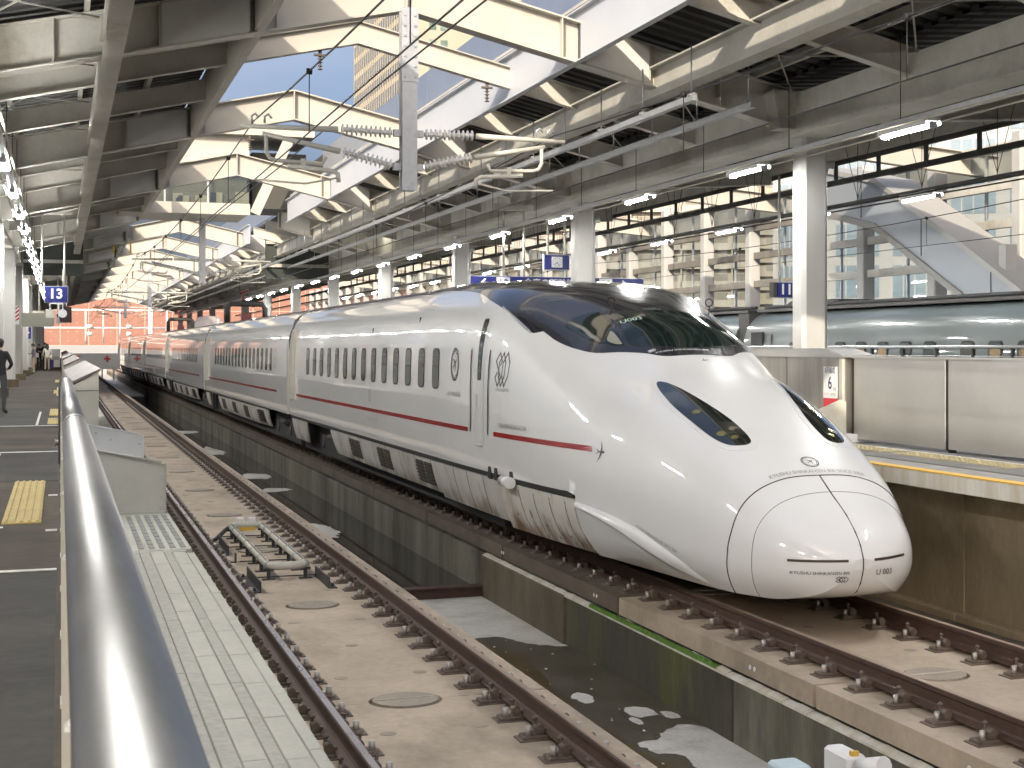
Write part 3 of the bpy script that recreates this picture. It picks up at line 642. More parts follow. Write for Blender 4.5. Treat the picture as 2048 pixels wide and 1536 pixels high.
# nose cover seams
so = [(.93,0),(.93,-.105),(.92,-.235),(.92,-.435),(.93,-.63),(.97,-.745),(1.0,-.90),(1.03,-1)]
si = [(.69,0),(.68,-.125),(.67,-.29),(.66,-.445),(.655,-.58),(.65,-.69),(.66,-.83),(.71,-1)]
for p, r in ((so,.007),(si,.003)):
    for q in (p, [(d,-t) for d,t in p]): seam('nose_seam', q, r, M_RUBBER, car1)
ctr = [(.93,0),(.65,0),(.35,0),(.16,0),(.06,0),(.0,0)]
MB().tube([S(d,0) for d,_ in ctr]+[Vector((X0,D0-.002,z)) for z in (.57,.53)]+[S(d,1)*.5+S(d,-1)*.5-Vector((0,.0,.02*min(1,d*3))) for d in (.02,.06,.14,.3,.5)], .007, 6).build('nose_seam', M_RUBBER, car1)
# things stuck flat on the skin: shape in 2D, dropped onto the skin along a direction
def stick(name, vs, fs, mode, org, m, parent, off=.004, rot=0, sx=1, cx=0):
    cr, sr = math.cos(rot), math.sin(rot); out = []
    for a, b in vs:
        a *= sx; u, v = a*cr-b*sr, a*sr+b*cr
        if mode == 'side': o, dr = Vector((X0-6, D0+org[0]-u, org[1]+v)), Vector((1,0,0))
        elif mode == 'front': o, dr = Vector((X0+org[0]+u, D0-6, org[1]+v)), Vector((0,1,0))
        else: o, dr = Vector((X0+org[0]+u, D0+org[1]+v, 8)), Vector((0,0,-1))
        h = BV.ray_cast(o, dr)
        if h[0] is None: h = (o+dr*6, -dr)
        nn = h[1] if h[1].dot(dr) < 0 else -h[1]
        out.append(h[0] + nn*off)
    area = 0
    mb = MB(); mb.add(out, fs); o = mb.build(name, m, parent)
    return o
def stick_text(s, size, mode, org, m, parent, rot=0, xs=1., off=.009, bold=0, align='CENTER'):
    vs, fs = text_flat(s, size, align, bold, xs); return stick('lettering', vs, fs, mode, org, m, parent, off, rot)
def ring2(r0, r1, n=28, lobes=0, amp=0, sx=1):
    vs = []; 
    for r in (r0, r1):
        for i in range(n):
            a = 2*math.pi*i/n; k = r*(1+amp*math.cos(lobes*a)) if lobes else r
            vs.append((k*math.cos(a)*sx, k*math.sin(a)))
    return vs, [(i,(i+1)%n,n+(i+1)%n,n+i) for i in range(n)]
def lines2(segs, w):
    vs, fs = [], []
    for (x0,y0),(x1,y1) in segs:
        L = math.hypot(x1-x0,y1-y0); nx, ny = -(y1-y0)/L*w/2, (x1-x0)/L*w/2; ex, ey = (x1-x0)/L*w/2, (y1-y0)/L*w/2; o = len(vs)
        vs += [(x0-ex+nx,y0-ey+ny),(x0-ex-nx,y0-ey-ny),(x1+ex-nx,y1+ey-ny),(x1+ex+nx,y1+ey+ny)]; fs.append((o,o+1,o+2,o+3))
    return vs, fs
def swallow(L):
    """small flying swallow, heading +x"""
    P = [[(-.15,.03),(.35,.05),(.5,0),(.35,-.05),(-.15,-.03)], [(.2,.04),(.05,.28),(-.22,.52),(-.02,.22),(0,.03)], [(.2,-.04),(.05,-.28),(-.22,-.52),(-.02,-.22),(0,-.03)], [(-.14,.03),(-.5,.14),(-.3,.02),(-.14,0)], [(-.14,-.03),(-.5,-.14),(-.3,-.02),(-.14,0)]]
    vs, fs = [], []
    for p in P: o = len(vs); vs += [(a*L,b*L) for a,b in p]; fs.append(tuple(range(o,o+len(p))))
    return vs, fs
def crest(mode, org, r, parent, m=None, off=.004):
    m = m or M_LETTERD
    for (a, b, lo, am) in ((r,.86*r,0,0),(.80*r,.72*r,8,.07)):
        vs, fs = ring2(a, b, 32, lo, am); stick('crest', vs, fs, mode, org, m, parent, off)
    vs, fs = swallow(r*1.1); stick('crest', vs, fs, mode, org, m, parent, off+.002, rot=.6)
def logo800(mode, org, w, h, lw, parent, m=None, off=.004):
    sg = []
    for i in range(3):
        x = (i-1)*w*.27; a = w*.23
        if i == 0: sg += [((x-a,h*.25),(x,h*.5)),((x,h*.5),(x+a,h*.25)),((x+a,h*.25),(x-a,-h*.25)),((x-a,-h*.25),(x,-h*.5)),((x,-h*.5),(x+a,-h*.25)),((x+a,-h*.25),(x-a,h*.25))]
        else: sg += [((x-a,-h*.2),(x-a*0,-h*.5)),((x,-h*.5),(x+a,-h*.2)),((x+a,-h*.2),(x+a,h*.2)),((x+a,h*.2),(x,h*.5)),((x,h*.5),(x-a,h*.2)),((x-a,h*.2),(x-a,-h*.2))]
    vs, fs = lines2(sg, lw); stick('number_logo', vs, fs, mode, org, m or M_LETTERD, parent, off)
crest('top', (0,1.15), .095, car1, off=.006)
stick_text('KYUSHU SHINKANSEN 800 SINCE 2004', .066, 'top', (0,.985), M_LETTERL, car1, xs=.92)
stick_text('KYUSHU SHINKANSEN 800', .040, 'front', (-.39,.492), M_LETTER, car1, xs=1.05, bold=.0004)
stick_text('U 003', .078, 'front', (.235,.485), M_LETTERD, car1)
logo800('front', (-.205,.43), .115, .055, .006, car1)
vs, fs = swallow(.13); stick('swallow', vs, fs, 'top', (0,3.93), M_LETTERD, car1, rot=-2.7)
for s in (-1,1):
    x0, x1 = (-.66,-.15) if s < 0 else (.12,.53); z0 = .605
    n = 14; vs = [(x0+(x1-x0)*i/n, z0+b+(0 if s<0 else .012*i/n)) for b in (-.012,.012) for i in range(n+1)]
    fs = [(i,i+1,n+2+i,n+1+i) for i in range(n)]
    stick('slot', [(a,b-z0) for a,b in vs], fs, 'front', (0,z0), M_LOUVRE, car1, .004)
stick_text('U003', .13, 'top', (-.48,5.17), mat('lettering_mint', (.55,.75,.62), rough=.4), can, rot=-.10, xs=1.0, off=.016)
logo800('top', (-.09,5.49), .22, .09, .008, can, M_LETTERL, .012)
stick_text('KYUSHU SHINKANSEN 800', .055, 'top', (-.17,4.235), M_LETTERW, can, rot=-.06, off=.012)
logo800('top', (-.52,4.33), .09, .05, .006, can, M_LETTERW, .012)
# side: red stripe, swallow, crests, lettering
def stripe(d0, d1, parent, z=1.46, h=.062, ang=0):
    n = max(2, int((d1-d0)/.25)); rows = []
    for i in range(n+1):
        d = d0+(d1-d0)*i/n
        rows.append([Vector((X0-xside(d,zz)-.007, D0+d+(ang if i == 0 else 0)*(zz-z), zz)) for zz in (z-h/2, z, z+h/2)])
    return MB().grid(rows, smooth=False, flip=True).build('red_stripe', M_RED, parent)
stripe(3.85, 7.3, car1, ang=.9)
vs, fs = swallow(.24); stick('swallow', vs, fs, 'side', (3.62,1.44), M_LETTERD, car1)
crest('side', (9.43,2.365), .245, car1)
stick_text('KYUSHU SHINKANSEN 800', .09, 'side', (9.45,1.93), M_LETTERL, car1, xs=.72)
logo800('side', (7.04,2.32), .50, .44, .030, car1)
stick_text('KYUSHU SHINKANSEN 800', .06, 'side', (6.95,2.05), M_LETTERL, car1, xs=.75)
stick_text('KYUSHU SHINKANSEN 800 SINCE 2004', .09, 'side', (6.5,1.585), M_LETTERL, car1, xs=.75)
stick_text('KYUSHU SHINKANSEN 800 SINCE 2004', .05, 'side', (2.2,.62), M_LETTERL, car1, rot=-.235, xs=.95)
stick_text('KYUSHU RAILWAY COMPANY', .115, 'side', (15.9,1.29), M_LETTERL, car1, xs=.72)
# lower nose fairing: raised blade along the flank
for s in (-1,1):
    hi = [(4.2,.772),(3.16,.752),(2.68,.757),(2.18,.805),(1.76,.87),(1.45,.965)]
    lo = [(4.2,.80),(3.66,.790),(3.04,.803),(2.35,.868),(1.88,.932),(1.47,.99)]
    rows = []
    for i in range(33):
        q = i/32; d = 4.2-q*2.74
        th, tl = pl(d, hi[::-1]), pl(d, lo[::-1]); th = min(.985, th); tl = min(.999, max(tl, th+.004)); bul = .065*math.sin(math.pi*min(1,q*.93+.07))**.7
        r = []
        for j in range(9):
            k = j/8; t = th+(tl+.05*(1-q)-th)*k if False else th+(tl-th)*k*1.0
            off = bul*(1-(1-k)**3) if k < .86 else bul*(1-(k-.86)/.14*1.03)
            # a ledge: it rises outward from its upper edge, then drops back sharply
            r.append(S(d, s*min(1,t)) + Nn(d, s*min(.999,t))*(off+.0005))
        rows.append(r)
    MB().grid(rows, flip=(s<0)).build('nose_blade', M_WHITE, car1)
def skirt(d0, d1, z0, z1, m, parent, name='skirt_panel', off=0., y=0, sides=(-1,), slant0=0, slant1=0, nz=6, nd=None):
    for s in sides:
        nd_ = nd or max(2, int((d1-d0)/.5)); rows = []
        for i in range(nd_+1):
            r = []
            for j in range(nz+1):
                z = z0+(z1-z0)*j/nz; k = 1-j/nz
                d = (d0+slant0*k)+((d1-slant1*k)-(d0+slant0*k))*i/nd_
                r.append(Vector((X0+s*(xside(min(d,29.9),z)+off), D0+y+d, z)))
            rows.append(r)
        bk = [[Vector((p.x-s*.03,p.y,p.z)) for p in r] for r in rows]
        b = MB(); b.grid(rows, flip=(s<0)); n = len(rows)-1
        ring = [r[0] for r in rows]+rows[-1][1:]+[r[-1] for r in rows[-2::-1]]+rows[0][-2:0:-1]
        rb = [r[0] for r in bk]+bk[-1][1:]+[r[-1] for r in bk[-2::-1]]+bk[0][-2:0:-1]; L = len(ring)
        b.add(ring+rb, [(i,(i+1)%L,L+(i+1)%L,L+i) for i in range(L)])
        o = b.build(name, m, parent)
    return o
# front skirt (rust stained) and bogie fairing
skirt(4.26, 7.15, .22, .855, M_SKIRTR, car1, off=.0, sides=(-1,1))
skirt(7.17, 10.9, .30, .855, M_SKIRT, car1, off=-.01, sides=(-1,1))
for d in (4.55,5.1,5.7,6.3): skirt(d, d+.008, .24, .80, M_RUBBER, car1, 'panel_joint', .003, nd=1)
for d in (8.0,8.9,9.7): skirt(d, d+.010, .32, .85, M_RUBBER, car1, 'panel_joint', -.006, nd=1)
sp = [(d, z) for d, z in ((4.9,.55),(4.6,.66),(5.25,.68),(5.3,.4))]
vs, fs = ring2(.055,.046,20,0,0,.75); stick('crest', vs, fs, 'side', (6.0,.52), M_LETTER, car1, .006)
logo800('side', (6.0,.52), .06, .06, .006, car1, M_LETTER, .006)
for d, z in ((5.5,.42),(6.6,.46),(4.75,.36),(5.2,.30),(4.5,.30)):
    vs, fs = ring2(.022,.002,10); stick('bolt_hole', vs, fs, 'side', (d,z), M_BLK, car1, .006)
def box_on_side(d, z, w, h, dep, m, parent, name, y=0):
    x = X0 - xside(min(d,29.9), z)
    return MB().bbox(x-dep, x+.03, D0+y+d-w/2, D0+y+d+w/2, z-h/2, z+h/2, .01).build(name, m, parent)
for d in (6.55,7.25,7.55): box_on_side(d, .93, .16, .17, .012, M_BLK, car1, 'jacking_slot')
MB().tube([Vector((X0-1.70,D0+6.35,.88)),Vector((X0-1.69,D0+6.75,.88))],[.075,.075],12).build('hand_grip', M_WHITE, car1)
# door of the lead car
def car_door(parent, d, y=0, z0=1.30, z1=3.06, wd=.40, lead=False, bronze=True):
    rows = []; n = 18
    def col(dd, za, zb, off): return [Vector((X0-xside(min(dd,29.9),za+(zb-za)*i/n)-off, D0+y+dd, za+(zb-za)*i/n)) for i in range(n+1)]
    b = MB(); b.grid([col(d-wd/2,z0,z1,.006), col(d-wd/2+.02,z0-.03,z1+.02,.007), col(d+wd/2-.02,z0-.03,z1+.02,.007), col(d+wd/2,z0,z1,.006)], flip=True)
    dr = b.build('door', M_WHITE, parent)
    wz0, wz1 = z1-.85, z1-.10
    def col2(dd, za, zb, off, k=8): return [Vector((X0-xside(min(dd,29.9),za+(zb-za)*i/k)-off, D0+y+dd, za+(zb-za)*i/k)) for i in range(k+1)]
    fr = MB(); fr.grid([col2(d-.105,wz0-.02,wz1+.02,.009), col2(d-.08,wz0-.05,wz1+.05,.009), col2(d+.08,wz0-.05,wz1+.05,.009), col2(d+.105,wz0-.02,wz1+.02,.009)], flip=True); fr.build('window_frame', M_RUBBER, dr)
    g = MB(); g.grid([col2(d-.085,wz0,wz1,.012), col2(d-.06,wz0-.03,wz1+.03,.012), col2(d+.06,wz0-.03,wz1+.03,.012), col2(d+.085,wz0,wz1,.012)], flip=True); g.build('window', M_WGLASS, dr)
    g = MB(); g.grid([col2(d+.10,1.80,1.98,.012,3), col2(d+.145,1.80,1.98,.012,3)], flip=True); g.build('handle', M_GALV, dr)
    for s in (-1, 1):
        e = d+s*(wd/2+(.25 if lead else .02)); ze = 2.58 if lead else z1
        if lead:
            for a_, b_, off, m in ((-.022,.022,.012,M_BLK),(.026,.048,.018,M_WHITE)):
                k = MB(); k.grid([col2(e+a_,z0+.14,ze,off,14), col2(e+b_,z0+.14,ze,off,14)], flip=True); k.build('door_pillar', m, parent)
        else:
            for a_, b_, off, m in ((-.05,-.005,.075,M_CREAM),(.0,.05,.055,M_GOLD)):
                k = MB(); k.grid([col2(e+a_,z0+.06,ze,.0,14), col2(e+a_,z0+.06,ze,off,14), col2(e+b_,z0+.06,ze,off,14), col2(e+b_,z0+.06,ze,.0,14)], smooth=False, flip=True); k.build('door_pillar', m, parent)
    box_on_side(d, z0-.03, wd*.8, .02, .025, M_GALV, parent, 'door_step', y)
    return dr
car_door(car1, 8.02, lead=True)
# windows: copies share one mesh per height profile (straight part of the body)
def window_meshes():
    d = 20.0; k = 10; z0, z1 = 2.0, 2.58; hw = .215
    def col(dd, za, zb, off): return [Vector((-xside(d,za+(zb-za)*i/k)-off, dd, za+(zb-za)*i/k)) for i in range(k+1)]
    def shape(g, off):
        cols = []
        for u in (-1,-.93,-.75,-.45,0,.45,.75,.93,1):
            c = .085*(1-math.sqrt(max(0,1-max(0,(abs(u)-.5)/.5)**2)))
            cols.append(col(u*(hw+g), z0-g+c, z1+g-c, off))
        b = MB(); b.grid(cols, flip=True); return b
    return shape(.022,.005).mesh('window_frame', M_RUBBER), shape(0,.010).mesh('window_pane', M_WGLASS)
WF, WP = window_meshes()
def add_windows(parent, first, n, pitch, y=0):
    for i in range(n):
        f = link('window', WF, parent, (X0, D0+y+first+i*pitch, 0)); link('pane', WP, f)
add_windows(car1, 10.67, 14, 1.035)
for dd, zz in ((12.2,3.05),(16.2,2.92)): box_on_side(dd, zz, .05, .10, .01, M_RUBBER, car1, 'side_fitting')
crest('side', (16.2,1.72), .115, car1, M_LETTER)
stick_text('KYUSHU RAILWAY', .07, 'side', (15.6,2.80), M_LETTERL, car1, xs=.9)
stripe(8.62, 26.0, car1)
# underside, skirts and bogie openings of a car; y: offset of the car's front end
def under(parent, d0, d1, bogies, y=0, s0=None, vents=None):
    MB().box(X0-1.32, X0+1.32, D0+y+max(d0,.1 if y else 8.0), D0+y+d1, .14, .92).build('underframe', M_BLK, parent)
    skirt(d0, d1, .868, .918, M_BLK, parent, 'sill_gap', -.004, y, sides=(-1,1), nz=1)
    segs = []; a = d0 if s0 is None else s0
    for c in bogies: segs.append((a, c-1.75)); a = c+1.75
    segs.append((a, d1))
    for i, (a, e) in enumerate(segs):
        if e-a < .6: continue
        skirt(a, e, .36, .855, M_SKIRT, parent, off=-.012, y=y, sides=(-1,1), slant0=.28 if i else 0, slant1=.28 if i < len(segs)-1 else 0)
        qs = [v for v in vents if a < v < e-1.2] if vents else [a+.9+k*(3.6 if i % 2 else 5.1) for k in range(6) if a+.9+k*(3.6 if i % 2 else 5.1) < e-1.6]
        for q in qs:
            for dx in (0,.62):
                o = skirt(q+dx, q+dx+.55, .44, .80, M_LOUVRE, parent, 'vent_grille', -.004, y, nz=6, nd=1)
                lv = MB()
                for zz in [.47+.055*m_ for m_ in range(6)]:
                    x = X0-xside(20,zz)-.0; lv.box(x-.010,x+.012,D0+y+q+dx+.02,D0+y+q+dx+.53,zz,zz+.018)
                lv.build('louvre', M_RUBBER, o)
        q = a+.3
        while q < e-.2: skirt(q, q+.012, .37, .85, M_RUBBER, parent, 'panel_joint', -.008, y, nd=1, nz=2); q += 1.25
    for c in bogies:
        b = MB()
        for w_ in (-1.25,1.25):
            for s in (-1,1): b.cyl((X0+s*.70,D0+y+c+w_,.43),(X0+s*.83,D0+y+c+w_,.43),.43,24)
        wh = b.build('wheel', M_DARKM, parent)
        b = MB(); b.box(X0-1.25,X0-1.05,D0+y+c-1.5,D0+y+c+1.5,.40,.62).cyl((X0-1.4,D0+y+c,.6),(X0-1.4,D0+y+c-1.2,.62),.06,8).cyl((X0-1.35,D0+y+c-1.25,.43),(X0-1.1,D0+y+c-1.25,.43),.16,12).cyl((X0-1.35,D0+y+c+1.25,.43),(X0-1.1,D0+y+c+1.25,.43),.16,12)
        b.build('bogie_frame', M_RUBBER, parent)
under(car1, 4.3, 27.1, [22.85], s0=10.93, vents=[11.2,14.6,17.6])
MB().box(X0-.85,X0+.85,D0+1.8,D0+4.6,.24,.9).build('plough_back', M_BLK, car1)
# roof strip over every car
def roofstrip(parent, d0, d1, y=0):
    rows = [[S(min(29.,d),t)+Vector((0,y+(d-min(29.,d)),.004)) for t in [-.235+.47*i/12 for i in range(13)]] for d in [d0+(d1-d0)*k/8 for k in range(9)]]
    return MB().grid(rows).build('roof_strip', M_ROOFTOP, parent)
roofstrip(car1, 13.4, 27.2)
# following cars
def mid_car(i, y, label, n, tail=False):
    c = thing('train_car', label, 'train car', 'cars of the white high-speed train')
    L = 24.5
    rows = [[S(20+0*k,tlow(20,SILL)*(j/30))+Vector((0,y+k*L/6-20,0)) for j in range(-30,31)] for k in range(7)]
    b = MB(); b.grid(rows); b.add(rows[0], [tuple(range(len(rows[0])))]); b.add(rows[-1], [tuple(range(len(rows[0])-1,-1,-1))])
    b.build('body', M_WHITE, c); roofstrip(c, 20, 20+L, y-20)
    MB().prism([(X0-1.62,.95),(X0+1.62,.95),(X0+1.64,2.9),(X0+1.5,3.3),(X0+1.2,3.52),(X0-1.2,3.52),(X0-1.5,3.3),(X0-1.64,2.9)],'y',D0+y-.54,D0+y+.02).build('gangway', M_BLK, c)
    under(c, .1, L-.1, [3.3, L-3.5], y)
    fr, n_, = (3.0, 17) if i != 1 else (3.1, 16)
    if not tail: add_windows(c, fr+.3, n_, 1.03, y)
    else: add_windows(c, 4, 6, 2.2, y)
    for dd in (1.35, L-1.2): car_door(c, dd, y, 1.28, 3.05, .72)
    stripe_(c, 2.0, L-1.9, y); box_on_side(.75,2.98,.26,.2,.008,M_RUBBER,c,'destination_display',y)
    return c
def stripe_(c, d0, d1, y):
    z, h = 1.46, .058
    rows = [[Vector((X0-xside(20,zz)-.004, D0+y+d, zz)) for zz in (z-h/2,z+h/2)] for d in (d0,d1)]
    MB().grid(rows, smooth=False, flip=True).build('red_stripe', M_RED, c)
car_door(car1, 26.55, 0, 1.28, 3.05, .5)
YC = [27.75+25.0*i for i in range(5)]
names = ['second car of the white train, coupled right behind the lead car', 'third car of the white train, with pantograph frame on its roof', 'fourth car of the white train', 'fifth car of the white train, next to last', 'rearmost car of the white train, by the brick-red wall']
cars = [mid_car(i, YC[i], names[i], 17, i == 4) for i in range(5)]
crest('side', (0,2.35), .01, cars[0])
c2 = cars[0]
for o in [o for o in c2.children if o.name.startswith('crest')]: bpy.data.objects.remove(o)
def flat_side(vs, fs, d, z, y, m, parent, name):
    MB().add([Vector((X0-xside(20,z+b)-.005, D0+y+d-a, z+b)) for a,b in vs], fs).build(name, m, parent)
for (a, b, lo, am) in ((.27,.245,0,0),(.23,.22,8,.05)):
    vs, fs = ring2(a, b, 28, lo, am); flat_side(vs, fs, 2.35, 2.32, YC[0], M_LETTERD, c2, 'crest')
vs, fs = swallow(.25); flat_side(vs, fs, 2.35, 2.32, YC[0], M_LETTERD, c2, 'crest')
# rooftop gear: black current-collector covers, small grey dome
for (car, y, s) in ((cars[0], 66.5, 1.0), (cars[1], 104, 1.0)):
    g = MB(); 
    g.tube([(X0-.75,y,3.55),(X0-.75,y,4.2),(X0-.62,y,4.38),(X0+.62,y,4.38),(X0+.75,y,4.2),(X0+.75,y,3.55)],.11,10)
    g.build('collector_frame', M_DARKM, car)
    k = MB(); k.cyl((X0-.1,y,4.4),(X0-.1,y,4.75),.06,8).cyl((X0-.25,y,4.8),(X0+.1,y,4.95),.05,8).box(X0-.2,X0+.2,y-.1,y+.1,3.6,4.0)
    k.build('insulator', mat('insulator_red', (.12,.02,.02), rough=.3), car)
g = MB(); g.grid([[Vector((X0+.7*math.cos(a)*c_, 84+.9*math.sin(a)*c_, 3.6+.62*h_)) for a in [2*math.pi*i/16 for i in range(17)]] for c_, h_ in ((1,0),(.97,.5),(.8,.85),(.4,.98),(0,1))], flip=False); g.build('roof_dome', mat('dome_grey', (.30,.27,.26), rough=.5), cars[1])
# ---------------------------------------------------------------- station roof
ZA, SL = 8.29, .231                     # beam ridge height, slope
XA = 4.80; OL, OR = 2.62, 7.52          # ridge line, edges of the open strip over the tracks
CL, CR = -1.75, 11.30                   # column rows
def ztop(x): return ZA - SL*abs(x-XA)
FR = [23.6+12.15*k for k in range(-3, 13)]
roof = thing('station_roof', 'steel station roof of white and beige beams with an open strip over the tracks', 'station roof')
def sbeam(mb, pts, h, fw, tw=.02, tf=.028, y=0):
    """I-beam across the tracks; pts: its top line in (x, z), cut plumb at the ends"""
    pts = sorted(pts)
    def band(o0, o1, w):
        mb.prism([(x,z-o1) for x,z in pts]+[(x,z-o0) for x,z in pts[::-1]], 'y', y-w/2, y+w/2)
    band(tf, h-tf, tw); band(0, tf, fw); band(h-tf, h, fw)
def ibeam(mb, p0, p1, h, fw, tw=.02, tf=.028, mi=0):
    if abs(p0[1]-p1[1]) < 1e-6: return sbeam(mb, [(p0[0],p0[2]),(p1[0],p1[2])], h, fw, tw, tf, p0[1])
    mb.bar(p0, p1, tw, h-2*tf, mi, off=-h/2); mb.bar(p0, p1, fw, tf, mi, off=-tf/2); mb.bar(p0, p1, fw, tf, mi, off=-h+tf/2)
def frame_mesh():
    b = MB(); h = .66
    sbeam(b, [(OL-.02,ztop(OL)),(XA,ZA),(OR+.02,ztop(OR))], h, .32)
    b.box(XA-.012,XA+.012,-.155,.155,ZA-h,ZA-.01)
    for x in (OL+.3, OR-.3): b.box(x-.01,x+.01,-.15,.15,ztop(x)-h+.02,ztop(x)-.02)
    return b.mesh('ridge_beam', M_BEAMW)
def rafter_mesh(left, h=.66, fw=.32, name='main_rafter'):
    b = MB(); a, e = (OL, CL) if left else (OR, CR); z0, z1 = ztop(a), ztop(e)
    ibeam(b, (a,0,z0), (e,0,z1), h, fw)
    for q in (.0, .30, .62):
        x = a+(e-a)*q; b.box(x-.012,x+.012,-fw*.48,fw*.48,ztop(x)-h+.01,ztop(x)-.01)
    return b.mesh(name, M_BEAM)
def closer_mesh(left, h=.66, fw=.32):
    b = MB(); a, e = (OL, CL) if left else (OR, CR); x0, x1 = sorted((a+(e-a)*.02, a+(e-a)*.295))
    b.prism([(x0,ztop(x0)-h+.035),(x1,ztop(x1)-h+.035),(x1,ztop(x1)-.035),(x0,ztop(x0)-.035)], 'y', -fw*.5-.006, -fw*.5+.006); return b.mesh('closing_plate', M_CLOSE)
M_CLOSE = mat('closing_plate_grey', (.72,.715,.69), (.62,.61,.575), rough=.5, scale=1.1)
def splice_mesh(left):
    b = MB(); a = .35 if left else 9.05
    for z in (-.12,-.5):
        b.box(a-.25,a+.25,-.022,-.012,z-.07,z+.07)
    for i in range(4):
        for z in (-.15,-.09,-.47,-.53): b.cyl((a-.19+i*.125,-.022,z),(a-.19+i*.125,-.036,z),.018,6)
    return b.mesh('splice_plate', M_BEAM)
def sec_mesh(left):
    b = MB(); a, e = (OL, CL) if left else (OR, CR); ibeam(b, (a,0,ztop(a)-.02), (e,0,ztop(e)-.02), .40, .19, .014, .018); return b.mesh('secondary_rafter', M_BEAM)
def outer_mesh(left):
    b = MB(); a, e = (CL, -9.2) if left else (CR, 16.4); z0 = ztop(a); z1 = z0 + (.5 if left else .35)
    ibeam(b, (a,0,z0), (e,0,z1), .5, .25); return b.mesh('outer_rafter', M_BEAM)
FMESH, RML, RMR, SML, SMR, OML, OMR = frame_mesh(), rafter_mesh(True), rafter_mesh(False), sec_mesh(True), sec_mesh(False), outer_mesh(True), outer_mesh(False)
SPL, SPR = splice_mesh(True), splice_mesh(False); CPL, CPR = closer_mesh(True), closer_mesh(False)
def col_mesh(z1, w=.225, ch=.06):
    p = [(w,-w+ch),(w,w-ch),(w-ch,w),(-w+ch,w),(-w,w-ch),(-w,-w+ch),(-w+ch,-w),(w-ch,-w)]
    b = MB(); b.prism(p, 'z', PLAT, z1); return b.mesh('column', M_COLM)
CM = col_mesh(ztop(CR)-.62); CML = col_mesh(ztop(CL)-.62, .30, .08)
b = MB(); b.bbox(-.42,.42,-.42,.42,PLAT,PLAT+.26,.02); CBM = b.mesh('column_base', M_CONCB)
b = MB(); b.prism([(-.5,-.62),(.5,-.62),(.62,0),(-.62,0)],'y',-.20,.20); HAM = b.mesh('column_head', M_GIRD)
CONC0, CONC1 = 57.5, 61.5               # the overhead concourse covers the strip here
YR = 9.0                                # the roof right of the strip begins here; left of it it starts further back
for y in FR:
    inside = CONC0-1.5 < y < CONC1
    if not inside and y > YR: link('ridge_beam', FMESH, roof, (0,y,0))
    for me, sp in ((RML,SPL),(RMR,SPR)):
        if y < YR and me is RMR: continue
        r = link('main_rafter', me, roof, (0,y,0)); link('closing_plate', CPL if me is RML else CPR, r)
        if y < 50: link('splice_plate', sp, r, (0,0,ztop(.35 if me is RML else 9.05)-.02))
    link('outer_rafter', OML, roof, (0,y,0))
    if y > YR: link('outer_rafter', OMR, roof, (0,y,0))
    if y > 5:
        link('column', CM, roof, (CR+.12,y-.2,0)); link('column', CML, roof, (CL,y-.2,0))
        link('column_base', CBM, roof, (CL,y-.2,0))
        for x in (CL, CR): link('column_head', HAM, roof, (x,y-.2,ztop(x)-.02))
    for k in (1,2):
        for me in (SML, SMR):
          if me is SML or y > YR: link('secondary_rafter', me, roof, (0,y+4.05*k,0))
        b = None
    if YR < y < 50:
        # the slimmer cross beam a third of the way along each bay
        if not (CONC0-2 < y+4.05 < CONC1):
            b = MB(); sbeam(b,[(OL,ztop(OL)-.02),(XA,ZA-.02),(OR,ztop(OR)-.02)],.40,.2,.014,.018,y+4.05)
            if y < 30: b.build('cross_beam', M_BEAMW, roof)
def long_beam(name, x, z, h, fw, m, y0=YN, y1=FR[-1]+3, tw=.02):
    b = MB(); ibeam(b, (x,y0,z), (x,y1,z), h, fw, tw); return b.build(name, m, roof)
long_beam('edge_girder', .65, ztop(.65)-.42, .42, .26, M_GIRD); long_beam('edge_girder', 8.78, ztop(8.78)-.34, .50, .28, M_GIRD, YR)
for x in (CL, CR):
    y0 = YN if x < 0 else YR; MB().box(x-.22,x+.22,y0,FR[-1]+3,ztop(x)-.74,ztop(x)-.06).box(x-.30,x+.30,y0,FR[-1]+3,ztop(x)-.77,ztop(x)-.74).build('column_girder', M_GIRD, roof)
for x, s in ((OL,-1),(OR,1)):           # white channels along the open strip
    for y0, y1 in ((YN if s < 0 else YR, CONC0),(CONC1+8, FR[-1]+3)):
        b = MB(); z = ztop(x); b.box(x-.012,x+.012,y0,y1,z-.62,z+.16).box(min(x,x-s*.11),max(x,x-s*.11),y0,y1,z-.64,z-.615).box(min(x,x-s*.09),max(x,x-s*.09),y0,y1,z+.16,z+.185)
        b.build('opening_channel', M_CHAN if s > 0 else M_BEAMW, roof)
# raised fascia beside the strip, right side, in panels
for i in range(26):
    y = YR+.2+i*4.05
    if CONC0-4 < y < CONC1: continue
    b = MB(); b.box(8.18,8.22,y+.01,y+4.04,8.05,9.22); b.build('fascia_panel', M_FASC, roof)
MB().box(8.22,8.5,YR,CONC0,8.0,9.1).build('fascia_back', M_DECK, roof)
MB().box(7.6,8.24,YR,CONC0,7.98,8.03).build('fascia_sill', M_GIRD, roof)
